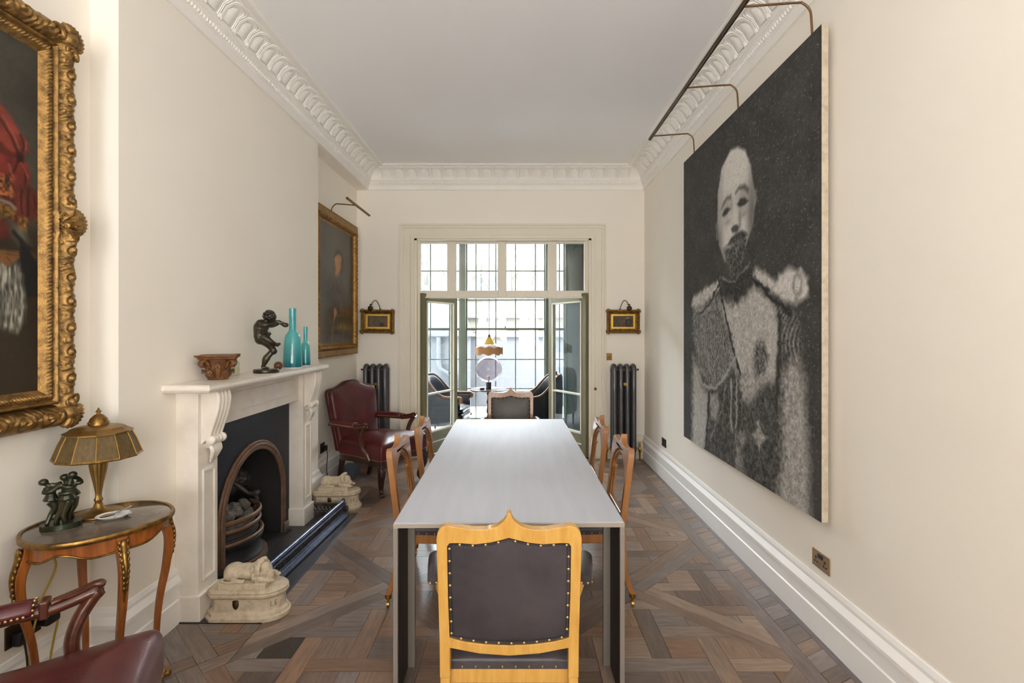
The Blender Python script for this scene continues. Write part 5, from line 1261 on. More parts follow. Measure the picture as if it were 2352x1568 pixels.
    c = lay(c, [(1.4, 1.84), (1.94, 1.83), (1.962, 1.77), (1.972, 1.7), (1.978, 1.64), (1.962, 1.575), (1.94, 1.54), (1.9, 1.56), (1.4, 1.55)], 0.012, (150, 146, 132), 70, strand)
    for k in range(9): c = fold(c, [(1.88+0.011*k, 1.8-0.004*k), (1.885+0.01*k+0.006*(k % 3), 1.58+0.012*(k % 4))], 0.004, (196, 192, 178) if k % 2 else (96, 92, 82), 0.6)
    c = lay(c, [(1.86, 1.85), (1.91, 1.852), (1.948, 1.858), (1.953, 1.83), (1.935, 1.815), (1.915, 1.791), (1.89, 1.8), (1.86, 1.81)], 0.005, (142, 94, 54))
    for pts in ([(1.9, 1.85), (1.945, 1.85)], [(1.9, 1.838), (1.948, 1.838)], [(1.905, 1.825), (1.93, 1.8)]): c = fold(c, pts, 0.003, (84, 50, 30), 0.7)
    return c*0.78
canvas('painted_face', lp_, (XO+0.05, 2.185-fw+fwd-0.01, z0_+fwd-0.01), (0, fw-2*fwd+0.02, 0), (0, 0, fh-2*fwd+0.02), 420, 520, leftpaint, 'oil_canvas')
MB().box(XA, XO+0.03, 2.185-fw+0.03, 2.155, z0_+0.03, z1_-0.03).build('backboard', 'dark_bronze', lp_, 0)

# --- portrait in the far alcove
ap_ = thing('alcove_painting', 'dark portrait in a leaf-carved gilt frame hung in the alcove above the armchair', 'painting')
aw, ah = 1.34, 1.50; ac = (XA+0.005, 5.455, 2.035)
prof_a = lambda q: np.where(q < 0.45, 0.042, np.where(q < 0.8, 0.038+0.026*np.sin(PI*np.clip((q-0.45)/0.35, 0, 1)), 0.03-0.012*(q-0.8)/0.2))
def relief_a(s, t, w_, L):
    q = t/w_; return 0.011*np.abs(np.sin(s*PI/0.05+(q-0.62)*3))*((q > 0.47) & (q < 0.79))+0.004*np.sin(s*2*PI/0.02)*(q < 0.06)
gilt_frame(ap_, fA, fB, fN, ac, aw, ah, 0.15, prof_a, relief_a, 'gold_flat', ds=0.007, nt=36)
def alcpaint(x, y):
    w_, h_ = aw-0.28, ah-0.28; u = x/w_; v = y/h_; n1 = vnoise(x, y, 6); n2 = vnoise(x, y, 18)
    c = np.stack([84+18*n1-20*np.abs(u-0.5), 80+17*n1-20*np.abs(u-0.5), 72+15*n1-18*np.abs(u-0.5)], -1)/255
    wx = u+(n2-0.5)*0.05; wy = v+(n1-0.5)*0.03
    def lay(c, pts, s, rgb): m = mask(wx, wy, pts, s)[..., None]; return c*(1-m)+m*(np.array(rgb)+(n2[..., None]-0.5)*30)/255
    c = lay(c, [(0.2, 0.0), (0.2, 0.45), (0.4, 0.55), (0.62, 0.55), (0.85, 0.4), (0.9, 0.0)], 0.08, (62, 58, 52))
    c = lay(c, [(0.4, 0.27), (0.95, 0.27), (0.95, 0.2), (0.4, 0.2)], 0.05, (46, 40, 34))
    c = lay(c, [(0.6, 0.32), (0.95, 0.32), (0.95, 0.27), (0.6, 0.27)], 0.04, (110, 76, 48))
    c = lay(c, [(0.55, 0.16), (0.95, 0.17), (0.95, 0.12), (0.55, 0.11)], 0.03, (116, 92, 58))
    c = lay(c, [(0.46, 0.62), (0.45, 0.72), (0.5, 0.785), (0.6, 0.79), (0.66, 0.73), (0.64, 0.65), (0.57, 0.6), (0.5, 0.59)], 0.02, (172, 124, 84))
    c = lay(c, [(0.61, 0.61), (0.68, 0.64), (0.7, 0.74), (0.66, 0.76), (0.64, 0.68)], 0.02, (78, 60, 46))
    c = lay(c, [(0.42, 0.74), (0.5, 0.82), (0.64, 0.81), (0.7, 0.74), (0.6, 0.785), (0.5, 0.78)], 0.02, (58, 50, 44))
    c = lay(c, [(0.4, 0.22), (0.42, 0.3), (0.48, 0.31), (0.54, 0.27), (0.5, 0.23), (0.44, 0.2)], 0.014, (160, 112, 86))
    m = np.clip(1.2-dline(u, v, [(0.44, 0.2), (0.36, 0.02)])/0.018, 0, 1)[..., None]; c = c*(1-m)+m*np.array((104, 92, 76))/255
    return c
canvas('painted_face', ap_, (XA+0.028, ac[1]-aw/2+0.14, ac[2]-ah/2+0.14), (0, aw-0.28, 0), (0, 0, ah-0.28), 150, 180, alcpaint, 'oil_canvas')
MB().box(XA, XA+0.022, ac[1]-aw/2+0.02, ac[1]+aw/2-0.02, ac[2]-ah/2+0.02, ac[2]+ah/2-0.02).build('backboard', 'dark_bronze', ap_, 0)
al = thing('picture_light', 'short brass bar picture light over the alcove portrait', 'picture light')
MB().tube([(-1.654, 4.99, 2.845), (-1.654, 5.74, 2.845)], 0.013, 12).build('light_bar', 'old_brass', al, 60)
MB().tube(crom([(-1.92, 5.3, 2.77), (-1.915, 5.3, 2.82), (-1.88, 5.3, 2.86), (-1.84, 5.3, 2.865), (-1.66, 5.3, 2.85)], 6), 0.006, 8).build('bracket_arm', 'old_brass', al, 60)

# --- two small pictures on the back wall, each with a little ball lamp
prof_s = lambda q: np.where(q < 0.55, 0.03+0.02*np.sin(PI*np.clip(q/0.55, 0, 1)), np.where(q < 0.8, 0.03-0.01*(q-0.55)/0.25, 0.022))
def relief_s(s, t, w_, L):
    q = t/w_; return (spiral(s, t, 0.036, w_*0.26, 0.02, 0.008, 1.4)+0.003*np.abs(np.sin(s*PI/0.012))*((q > 0.5) & (q < 0.6)))*(q < 0.62)
def small_pic(name, x, z, tilt, label, fn, seed):
    t = thing(name, label, 'painting', (x, YB-0.004, z), 0, 'small gilt framed pictures either side of the doors'); t.rotation_euler = (0, tilt, 0)
    gilt_frame(t, (1, 0, 0), (0, 0, 1), (0, -1, 0), (0, 0, 0), 0.405, 0.29, 0.062, prof_s, relief_s, 'gold', ds=0.003, nt=26)
    for sx in (-1, 1):
        for sz in (-1, 1):
            b = MB()
            for k in range(5):
                a = (k-2)/2*0.9+math.atan2(sz, sx); b.ell((sx*0.178+0.026*math.cos(a), -0.04, sz*0.12+0.026*math.sin(a)), (0.011, 0.012, 0.011), 6, 5)
            b.build('corner_shell', 'gold', t, 60)
    MB().prism([(-0.145, -0.087), (0.145, -0.087), (0.145, 0.087), (-0.145, 0.087)], 'y', -0.03, -0.012, [(-0.122, -0.066), (0.122, -0.066), (0.122, 0.066), (-0.122, 0.066)]).build('gilt_slip', 'bright_gold', t, 0, bevel=0.002)
    canvas('painted_face', t, (-0.124, -0.016, -0.068), (0.248, 0, 0), (0, 0, 0.136), 60, 34, fn, 'oil_canvas')
    MB().box(-0.18, 0.18, -0.012, 0.0, -0.12, 0.12).build('backboard', 'dark_bronze', t, 0)
    return t
def sp1(x, y):
    n1 = vnoise(x, y, 40); n2 = vnoise(x, y, 90); c = np.stack([84+30*n1, 70+26*n1, 54+18*n1], -1)/255
    c = over(c, (120, 104, 72), np.clip(1.3-np.hypot((x-0.045)/0.012, (y-0.07)/0.05), 0, 1)); c = over(c, (100, 98, 74), np.clip(1.3-np.hypot((x-0.19)/0.06, (y-0.09)/0.03), 0, 1)*n2)
    c = over(c, (40, 36, 40), np.clip(1.4-np.hypot((x-0.175)/0.028, (y-0.03)/0.02), 0, 1)); return over(c, (140, 66, 56), np.clip(1.4-np.hypot((x-0.225)/0.02, (y-0.045)/0.02), 0, 1))
def sp2(x, y):
    n1 = vnoise(x, y, 44); n2 = vnoise(x, y, 100); c = np.stack([66+30*n1, 56+24*n1, 42+16*n1], -1)/255
    c = over(c, (130, 86, 66), np.clip(1.3-np.hypot((x-0.12)/0.05, (y-0.06)/0.03), 0, 1)*n2); c = over(c, (34, 32, 28), np.clip(1.3-np.abs(np.hypot((x-0.19)/0.03, (y-0.05)/0.045)-1)/0.3, 0, 1))
    return over(c, (150, 130, 90), np.clip(1.3-np.hypot((x-0.18)/0.03, (y-0.11)/0.015), 0, 1))
small_pic('framed_picture', -1.69, 1.666, 0.012, 'small gilt framed picture above the alcove-side radiator', sp1, 1)
small_pic('framed_picture', 1.29, 1.666, 0.0, 'small gilt framed picture above the brass light switch', sp2, 2)
def ball_lamp(x, z, s, label):
    t = thing('ball_picture_light', label, 'picture light', (x, YB, z), 0, 'ball picture lights over the small pictures')
    MB().tube(crom([(0, -0.012, 0), (-s*0.01, -0.03, 0.05), (-s*0.035, -0.06, 0.105), (-s*0.06, -0.09, 0.1), (-s*0.085, -0.11, 0.055), (-s*0.09, -0.112, 0.045)], 6), 0.0045, 8).build('arm', 'dark_bronze', t, 60)
    b = MB().ell((-s*0.092, -0.112, 0.012), 0.032, 16, 12); b.build('ball_shade', 'dark_bronze', t, 180)
    MB().lathe([(0, 0.036), (0.008, 0.036), (0.01, 0.05), (0.006, 0.056), (0, 0.056)], 10, (-s*0.092, -0.112, 0.008)).tube([(-s*0.085, -0.112, 0.055), (-s*0.068, -0.112, 0.056)], 0.004, 6).build('knuckle', 'dark_bronze', t, 60)
    MB().box(-0.012, 0.012, -0.02, 0.0, -0.02, 0.01).build('wall_mount', 'dark_bronze', t, 0)
ball_lamp(-1.66, 1.81, 1, 'dark ball lamp on a bent arm above the alcove-side small picture')
ball_lamp(1.255, 1.81, -1, 'dark ball lamp on a bent arm above the picture near the switch')

# ------------------------------------------------------------------ radiators
def sec_mesh():
    b = MB(); z0, z1, yo = 0.1, 1.135, 0.048
    path = [(0, -yo, z0+0.03), (0, -yo, 0.4), (0, -yo, 0.8), (0, -yo, z1-0.03), (0, -yo*0.7, z1-0.008), (0, 0, z1), (0, yo*0.7, z1-0.008), (0, yo, z1-0.03), (0, yo, 0.8), (0, yo, 0.4), (0, yo, z0+0.03), (0, yo*0.6, z0+0.005), (0, 0, z0), (0, -yo*0.6, z0+0.005)]
    b.tube(path, 0.03, 10, closed=True, flat=0.95, up=(1, 0, 0))
    b.tube([(-0.002, -0.02, z1-0.02), (0.002, 0.02, z1-0.02)], 0.02, 8)
    for z in (z1-0.05, z0+0.05): b.tube([(-0.039, 0, z), (0.039, 0, z)], 0.026, 10)
    return b.mesh('section')
SEC = sec_mesh()
def radiator(x, s, label):
    t = thing('radiator', label, 'radiator', (x, YB-0.115, 0), 0, 'pair of cast iron column radiators')
    for k in range(4):
        o = obj('section', SEC, 'radiator', t, 60, loc=((k-1.5)*0.077, 0, 0))
    for k in (0, 3):
        for e in (-1, 1):
            MB().loft([[((k-1.5)*0.077+w_*a, e*(0.045+dy)+w_*c, z) for a, c in ((-1, -1), (1, -1), (1, 1), (-1, 1))] for z, w_, dy in ((0, 0.018, 0.012), (0.02, 0.014, 0.01), (0.11, 0.022, 0))]).build('foot', 'radiator', t, 0, bevel=0.004)
    MB().box(-0.012, 0.028, -0.08, -0.074, 0.905, 0.94).build('maker_plate', 'brass', t, 0, bevel=0.002)
    MB().tube([(s*0.14, 0, 1.09), (s*0.17, 0, 1.09)], 0.007, 8).ell((s*0.178, 0, 1.09), (0.008, 0.012, 0.014), 8, 6).build('bleed_key', 'old_brass', t, 60)
    for e in (-1, 1):
        b = MB().lathe([(0.016, 0), (0.018, 0.006), (0.009, 0.012), (0.009, 0.1), (0.015, 0.105), (0.017, 0.13), (0.014, 0.16), (0.01, 0.165), (0.013, 0.18), (0.012, 0.215), (0.006, 0.225), (0, 0.225)], 12, (e*0.2, 0, 0.0))
        b.tube([(e*0.2, 0, 0.145), (e*0.13, 0, 0.145)], 0.011, 10); b.build('valve', 'brass', t, 50)
    return t
radiator(1.274, 1, 'dark cast iron column radiator under the light switch')
radiator(-1.68, -1, 'dark cast iron column radiator behind the burgundy armchair')

# ------------------------------------------------------------------ sockets, switch, leads
def socket_plate(name, loc, rz, w_, h_, label, kind, m='bronze_plate', grp=None):
    t = thing(name, label, 'socket' if kind != 'switch' else 'switch', loc, rz, grp)   # faces -y locally
    MB().box(-w_/2, w_/2, -0.006, 0, -h_/2, h_/2).build('plate', m, t, 0, bevel=0.0015)
    if kind == 'double':
        for sx in (-1, 1):
            b = MB().box(sx*0.038-0.004, sx*0.038+0.004, -0.0075, -0.005, 0.0, 0.014).box(sx*0.038-0.015, sx*0.038-0.006, -0.0075, -0.005, -0.018, -0.01).box(sx*0.038+0.006, sx*0.038+0.015, -0.0075, -0.005, -0.018, -0.01)
            b.build('pin_holes', 'blue_black', t, 0)
            MB().box(sx*0.012-0.007, sx*0.012+0.007, -0.01, -0.005, 0.012, 0.032).build('rocker', 'blue_black', t, 0, bevel=0.001)
            MB().ell((sx*0.062, -0.0065, 0.0), (0.004, 0.002, 0.004), 8, 5).build('screw', 'brass', t, 60)
    if kind == 'switch':
        for sx in (-1, 1): MB().tube([(sx*0.016, -0.005, 0), (sx*0.016, -0.014, 0.004), (sx*0.02, -0.02, 0.002)], [0.004, 0.003, 0.004], 8).build('toggle', 'brass', t, 60)
    return t
socket_plate('wall_socket', (XR, 2.613, 0.375), -PI/2, 0.146, 0.086, 'bronze double socket below the near corner of the huge portrait', 'double')
socket_plate('wall_socket', (XR, 5.40, 0.375), -PI/2, 0.146, 0.086, 'small dark socket plate near the far wall corner', 'double', 'dark_bronze')
socket_plate('light_switch', (1.116, YB, 1.237), 0, 0.086, 0.086, 'square brass light switch with two toggles beside the doors', 'switch', 'gold_flat')
socket_plate('wall_socket', (XA, 5.13, 0.38), PI/2, 0.11, 0.1, 'dark socket with a black plug beside the burgundy armchair', 'single', 'dark_bronze')
socket_plate('wall_socket', (XA, 2.02, 0.375), PI/2, 0.146, 0.086, 'dark socket plate behind the gilt side table leg', 'single', 'dark_bronze')
def plug(loc, label, lead, leadmat):
    t = thing('plug', label, 'plug', loc)
    MB().box(0.0, 0.035, -0.024, 0.024, -0.026, 0.026).build('plug_body', 'black_plastic', t, 0, bevel=0.007, seg=3)
    MB().tube(crom(lead, 6), 0.0038, 8).build('lead', leadmat, t, 60)
plug((XA+0.006, 5.15, 0.375), 'black plug with its lead in the alcove socket', [(0.03, 0.0, -0.02), (0.04, 0.0, -0.08), (0.035, -0.01, -0.2), (0.045, -0.005, -0.3), (0.05, 0.02, -0.365)], 'black_plastic')
plug((XA+0.006, 1.99, 0.36), 'black plug with its lead behind the side table', [(0.03, 0, -0.02), (0.04, 0.0, -0.08), (0.04, 0.01, -0.2), (0.06, 0.03, -0.3), (0.12, 0.1, -0.352)], 'black_plastic')
t = thing('plug_adapter', 'black adapter plug with yellow flex behind the side table', 'plug', (XA+0.006, 2.075, 0.40))
MB().box(0, 0.07, -0.03, 0.035, -0.035, 0.03).build('adapter_body', 'black_plastic', t, 0, bevel=0.012, seg=3)
MB().tube([(0.02, 0.03, 0.0), (0.02, 0.055, 0.0)], 0.022, 12).build('adapter_plug', 'black_plastic', t, 50)
MB().tube(crom([(0.02, 0.055, -0.01), (0.03, 0.06, -0.05), (0.03, 0.04, -0.13), (0.03, 0.02, -0.25), (0.05, 0.03, -0.385)], 6), 0.004, 8).build('flex', 'yellow_cord', t, 60)
o = MB().tube(crom([(-1.86, 2.13, 0.75), (-1.9, 2.1, 0.74), (-1.905, 2.09, 0.66), (-1.9, 2.11, 0.58), (-1.915, 2.07, 0.48), (-1.915, 2.05, 0.43), (-1.92, 2.02, 0.3), (-1.91, 2.01, 0.12), (-1.88, 2.03, 0.012)], 7), 0.004, 8).build('lamp_flex', 'yellow_cord', None, 60)
tag(o, 'yellow braided flex hanging behind the side table', 'cable')
o = MB().tube(crom([(-1.84, 2.1, 0.006), (-1.8, 2.26, 0.007), (-1.765, 2.33, 0.006), (-1.72, 2.36, 0.007), (-1.66, 2.35, 0.006)], 7), 0.005, 8).build('floor_cable', 'black_plastic', None, 60)
tag(o, 'dark cable lying on the floor along the skirting board', 'cable')
o = thing('grey_device', 'slate blue box on the floor beneath the alcove armchair', 'box', (-1.78, 5.48, 0))
MB().box(-0.07, 0.07, -0.1, 0.1, 0.0, 0.115).build('housing', 'grey_device', o, 0, bevel=0.006)
MB().box(-0.09, -0.06, -0.12, -0.09, 0.02, 0.09).build('connector', 'black_plastic', o, 0, bevel=0.004)

# ------------------------------------------------------------------ things on the mantel shelf
ZM = 1.272
t = thing('carved_capital', 'gilt carved wooden Corinthian capital on the mantel shelf', 'ornament', (-1.72, 2.95, ZM), math.radians(28))
def abacus(w_, z):
    p = []
    for k in range(4):
        a = k*PI/2
        for u in np.linspace(-0.86, 0.86, 9): p.append((*rot2((w_*u, -w_*(0.8+0.2*(u/0.86)**4*1.0)), a), z))
    return p
MB().loft([abacus(0.088, 0.117), abacus(0.098, 0.122), abacus(0.1, 0.128), abacus(0.112, 0.134), abacus(0.113, 0.142)]).build('abacus', 'capital_wood', t, 30)
MB().lathe([(0.052, 0), (0.055, 0.004), (0.052, 0.012), (0.048, 0.016), (0.05, 0.03), (0.054, 0.07), (0.068, 0.105), (0.074, 0.118)], 24).build('bell', 'capital_wood', t, 40)
b = MB()
for k in range(12):
    a = 2*PI*k/12; hi = 0.085 if k % 2 else 0.05
    for off in (-0.13, 0, 0.13):
        c, s = math.cos(a+off*0.8), math.sin(a+off*0.8); h2 = hi-abs(off)*0.06
        b.tube([(0.05*c, 0.05*s, 0.014), (0.057*c, 0.057*s, h2*0.6), (0.066*c, 0.066*s, h2), (0.078*c, 0.078*s, h2+0.004), (0.08*c, 0.08*s, h2-0.007)], [0.006, 0.008, 0.007, 0.007, 0.004], 6)
b.build('leaves', 'capital_wood', t, 60)
for k in range(4):
    a = PI/4+k*PI/2; c, s = math.cos(a), math.sin(a); b = MB()
    b.tube([(r_*c, r_*s, z) for r_, z in ((0.06, 0.07), (0.075, 0.1), (0.095, 0.112), (0.112, 0.106), (0.117, 0.093), (0.109, 0.083), (0.1, 0.088), (0.101, 0.096))], [0.007, 0.009, 0.011, 0.012, 0.012, 0.011, 0.009, 0.006], 8, flat=1.5)
    b.ell((0.108*c, 0.108*s, 0.095), (0.013, 0.013, 0.014), 8, 6); b.build('volute', 'capital_wood', t, 60)
t = thing('candle_jar', 'clear glass candle jar behind the carved capital', 'candle', (-1.765, 3.2, ZM))
MB().lathe([(0, 0.001), (0.028, 0.001), (0.029, 0.004), (0.029, 0.088), (0.026, 0.088), (0.026, 0.01), (0, 0.01)], 24, cap=False).build('jar', 'jar_glass', t, 60)
MB().lathe([(0, 0.012), (0.0255, 0.012), (0.0255, 0.05), (0, 0.05)], 24, cap=False).build('wax', 'candle_wax', t, 40)
MB().tube([(0, 0, 0.05), (0.001, 0, 0.06)], 0.0012, 6).build('wick', 'black_plastic', t, 0)
# dancing bronze figure
K = 0.000314; q = lambda x, y, d=0.0: ((x-380)*K, d, (1440-y)*K)
t = thing('bronze_dancer', 'dark bronze figure balancing on one leg on the mantel shelf', 'statue', (-1.673, 3.42, ZM), math.radians(26))
MB().lathe([(0, 0), (0.078, 0), (0.08, 0.004), (0.08, 0.02), (0.076, 0.025), (0, 0.025)], 32).build('base', 'statue_bronze', t, 40)
b = MB(); _tube = b.tube
b.tube = lambda p, r, n=8: _tube(p, [v*0.82 for v in r], n)
b.tube([q(290, 1345), q(350, 1335), q(430, 1350)], [0.013, 0.014, 0.009], 8)                                                              # standing foot
b.tube(crom([q(300, 1330), q(335, 1260), q(370, 1160), q(420, 1080), q(500, 990)], 4), [0.013, 0.013, 0.014, 0.016, 0.018, 0.021, 0.024, 0.026, 0.028, 0.029, 0.028, 0.027, 0.025, 0.024, 0.024, 0.025, 0.026], 10)
b.ell(q(515, 980), 0.026, 10, 8)
b.tube(crom([q(515, 975), q(470, 880), q(400, 790), q(310, 720)], 4), [0.024, 0.026, 0.028, 0.03, 0.032, 0.035, 0.037, 0.04, 0.042, 0.044, 0.046, 0.047, 0.048], 10)
b.ell(q(265, 715), (0.036, 0.042, 0.04), 12, 10)                                                                                        # hips
b.tube(crom([q(300, 670, -0.03), q(390, 730, -0.045), q(470, 790, -0.05), q(540, 830, -0.045)], 4), [0.034, 0.035, 0.035, 0.033, 0.031, 0.029, 0.027, 0.025, 0.024, 0.022, 0.02, 0.018, 0.016], 10)
b.tube([q(540, 825, -0.045), q(590, 850, -0.04), q(650, 820, -0.035)], [0.015, 0.017, 0.009], 8)
b.tube(crom([q(270, 690), q(265, 600), q(280, 500), q(300, 420), q(330, 370)], 4), [0.05, 0.05, 0.05, 0.049, 0.05, 0.052, 0.054, 0.057, 0.058, 0.059, 0.058, 0.056, 0.052, 0.046, 0.04, 0.03, 0.024], 12)
b.ell(q(270, 400, -0.03), (0.03, 0.028, 0.028), 10, 8).ell(q(300, 390, 0.03), (0.03, 0.028, 0.028), 10, 8)
b.tube(crom([q(260, 405, -0.045), q(360, 430, -0.06), q(470, 420, -0.05), q(560, 390, -0.02)], 4), [0.024, 0.023, 0.023, 0.022, 0.022, 0.021, 0.021, 0.02, 0.019, 0.017, 0.016, 0.014, 0.013], 10)
b.tube(crom([q(310, 395, 0.045), q(420, 430, 0.055), q(520, 430, 0.04), q(620, 390, 0.01)], 4), [0.023, 0.022, 0.022, 0.021, 0.021, 0.02, 0.02, 0.019, 0.018, 0.016, 0.015, 0.013, 0.012], 10)
b.tube([q(600, 340, -0.005), q(690, 400, -0.005), q(740, 425, -0.005)], [0.014, 0.016, 0.02], 8).ell(q(755, 425, -0.005), (0.02, 0.016, 0.016), 10, 8)
for k in range(6): b.ell(q(570+22*k, 350-8*(k % 3)+10*k, -0.012), (0.012, 0.01, 0.011), 6, 5)
b.tube([q(340, 380), q(420, 320)], [0.024, 0.024], 8); b.ell(q(460, 270), (0.034, 0.032, 0.04), 12, 10)
b.ell(q(520, 310), (0.014, 0.02, 0.02), 8, 6).ell(q(540, 290), (0.008, 0.008, 0.01), 6, 5)
rr_ = random.Random(2)
for k in range(60):
    th = rr_.uniform(0, 2*PI); ph = rr_.uniform(-0.5, 1.5); c = Vector(q(450, 250)); b.ell(tuple(c+Vector((math.cos(th)*math.cos(ph)*0.036-0.004, math.sin(th)*math.cos(ph)*0.036, math.sin(ph)*0.038))), 0.0095, 6, 5)
for k in range(10): b.ell(q(380+rr_.uniform(-40, 70), 640+rr_.uniform(-50, 40), -0.035+rr_.uniform(-0.01, 0.06)), (0.011, 0.008, 0.011), 6, 5)
b.build('figure', 'statue_bronze', t, 180, remesh=0.0022, soft=2)
tag(MB().ell((0, 0, 0.03), 0.03, 24, 16).build('wooden_ball', 'wood_ball', None, 180, loc=(-1.705, 3.66, ZM)), 'polished brown wooden ball beside the bronze figure', 'ball')
def bottle(s, h, r, m, loc, label):
    prof = [(0, 0), (r*0.96, 0), (r, 0.006), (r*0.99, h*0.1), (r*0.9, h*0.38), (r*0.84, h*0.49), (r*0.74, h*0.55), (r*0.55, h*0.59), (r*0.4, h*0.62), (r*0.37, h*0.66), (r*0.37, h), (r*0.32, h), (r*0.32, h*0.9), (0, h*0.9)]
    t = thing('glass_bottle', label, 'bottle', loc, 0, 'teal glass bottles on the mantel shelf')
    MB().lathe(prof, 40, cap=False).build('glass_body', m, t, 40)
    MB().lathe([(0, -0.0), (r*0.98, 0.0), (r*1.005, 0.003), (r*1.005, 0.007), (r*0.99, 0.009)], 40, cap=False).build('foot_rim', 'porcelain', t, 60)
bottle(1, 0.448, 0.068, 'teal_big', (-1.69, 3.86, ZM), 'taller teal blue glass bottle vase on the mantel')
bottle(0.7, 0.312, 0.04, 'teal_small', (-1.68, 4.07, ZM), 'shorter teal blue glass bottle vase at the mantel end')

# ------------------------------------------------------------------ gilt-mounted side table with lamp
SZ = 0.77; ca, sa = math.cos(math.radians(57)), math.sin(math.radians(57))
st = thing('side_table', 'oval marble-topped side table with gilt mounts beside the chimney breast', 'table', (-1.708, 2.105, 0), math.radians(57))
def oval(e, n=72):                            # serpentine oval, long axis local x
    p = []
    for k in range(n):
        a = 2*PI*k/n; w_ = 1+0.012*max(0, math.cos(4*a))**8; c_, s_ = math.cos(a), math.sin(a)
        p.append(((0.244+e)*math.copysign(abs(c_)**0.84, c_)*w_, (0.212+e)*math.copysign(abs(s_)**0.84, s_)*w_))
    return p
MB().loft([[(*p, z) for p in oval(e)] for z, e in ((SZ-0.012, -0.008), (SZ-0.001, -0.008), (SZ, -0.01))]).build('marble_top', 'marble_brown', st, 30)
b = MB().loft([[(*p, z) for p in oval(e)] for z, e in ((SZ-0.018, 0.0), (SZ-0.016, 0.004), (SZ-0.004, 0.006), (SZ+0.003, 0.003), (SZ+0.003, -0.008), (SZ-0.01, -0.008))], cap=False); b.build('gilt_gallery', 'gilt', st, 60)
def apz(k, n=72): a = 2*PI*k/n; return SZ-0.07-0.014*math.cos(4*a)+0.006*math.cos(8*a)
A0 = oval(-0.018); MB().loft([[(*p, SZ-0.018) for p in A0], [(p[0], p[1], apz(k)) for k, p in enumerate(A0)], [(p[0]*0.94, p[1]*0.94, apz(k)) for k, p in enumerate(A0)], [(p[0]*0.94, p[1]*0.94, SZ-0.018) for p in A0]], cap=False).build('apron', 'fruitwood', st, 60)
b = MB().tube([(p[0]*1.01, p[1]*1.01, apz(k)+0.003) for k, p in enumerate(A0)], 0.0042, 6, closed=True); b.build('apron_mount', 'gilt', st, 60)
for k in range(4):
    a = k*PI/2; R0 = 0.226 if k % 2 == 0 else 0.196; c, s = math.cos(a), math.sin(a)
    pts = [(r_, z) for r_, z in ((R0-0.008, SZ-0.02), (R0, SZ-0.06), (R0+0.022, SZ-0.15), (R0+0.012, SZ-0.27), (R0-0.014, 0.36), (R0-0.026, 0.2), (R0-0.012, 0.07), (R0+0.012, 0.0))]
    P = crom([(r_*c, r_*s, z) for r_, z in pts], 5); n = len(P)
    lg = MB().tube(P, [lerp(0.027, 0.0135, min(1, i/(n*0.75))) for i in range(n)], 4, up=(c*0.7-s*0.7, s*0.7+c*0.7, 0)).build('leg', 'fruitwood', st, 30, bevel=0.004)
    b = MB(); m_ = [(r_+0.024, z) for r_, z in ((R0-0.004, SZ-0.03), (R0+0.002, SZ-0.07), (R0+0.02, SZ-0.14), (R0+0.016, SZ-0.2), (R0+0.002, SZ-0.27))]
    mp = crom([(r_*c, r_*s, z) for r_, z in m_], 4); b.tube(mp, [0.006, 0.012, 0.014, 0.013, 0.012, 0.011, 0.01, 0.01, 0.008, 0.007, 0.006, 0.005, 0.005, 0.005, 0.004, 0.004, 0.003], 7)
    for i in range(9):
        z = SZ-0.04-0.022*i; w_ = 0.014*(1-i/11); rr2 = np.interp(-z, [-x[1] for x in m_], [x[0] for x in m_])
        for e in (-1, 1): b.ell((rr2*c-s*e*w_, rr2*s+c*e*w_, z), (0.007, 0.007, 0.011), 6, 5)
    b.build('gilt_mount', 'gilt', lg, 60)
    MB().ell(((R0+0.016)*c, (R0+0.016)*s, 0.012), (0.018, 0.016, 0.012), 8, 6).build('sabot', 'gilt', lg, 60)
# lamp
lt = thing('table_lamp', 'gold table lamp with a twelve-sided pleated shade on the side table', 'lamp', (-1.785, 2.185, SZ+0.0005))
b = MB().lathe([(0, 0), (0.086, 0), (0.088, 0.004), (0.086, 0.008), (0.05, 0.012), (0.03, 0.018), (0.018, 0.032), (0.014, 0.045)], 40); b.build('base', 'lamp_gold', lt, 60)
rings = []
for z, r_ in ((0.04, 0.014), (0.052, 0.011), (0.058, 0.015), (0.064, 0.015), (0.072, 0.011), (0.09, 0.011), (0.13, 0.017), (0.18, 0.027), (0.21, 0.031), (0.232, 0.03), (0.24, 0.033), (0.247, 0.033), (0.25, 0.028)):
    rings.append([(r_*(1+0.07*math.cos(8*a))*math.cos(a), r_*(1+0.07*math.cos(8*a))*math.sin(a), z) for a in [2*PI*k/48 for k in range(48)]])
MB().loft(rings).build('column', 'lamp_gold', lt, 60)
N12 = 12; sh = lambda r_, z: [(r_*math.cos(2*PI*k/N12+0.1), r_*math.sin(2*PI*k/N12+0.1), z) for k in range(N12)]
S_ = [(0.152, 0.25), (0.143, 0.275), (0.13, 0.312), (0.114, 0.348)]
for k in range(N12):
    p = []
    for r_, z in S_:
        a0, a1 = 2*PI*k/N12+0.1, 2*PI*(k+1)/N12+0.1; p.append([(r_*math.cos(a0), r_*math.sin(a0), z), (r_*math.cos(a1), r_*math.sin(a1), z)])
    MB().loft(p, closed=False).build('shade_panel', 'lamp_silk', lt, 0, recalc=False)
b = MB()
for k in range(N12):
    a = 2*PI*k/N12+0.1; b.tube([(r_*1.005*math.cos(a), r_*1.005*math.sin(a), z) for r_, z in S_], 0.0022, 5)
b.build('shade_ribs', 'brass', lt, 60); lt.children[-1]['kind'] = 'stuff'
b = MB().loft([sh(0.153, 0.244), sh(0.156, 0.248), sh(0.152, 0.255), sh(0.149, 0.252)], cap=False); b.build('shade_rim', 'gilt', lt, 0)
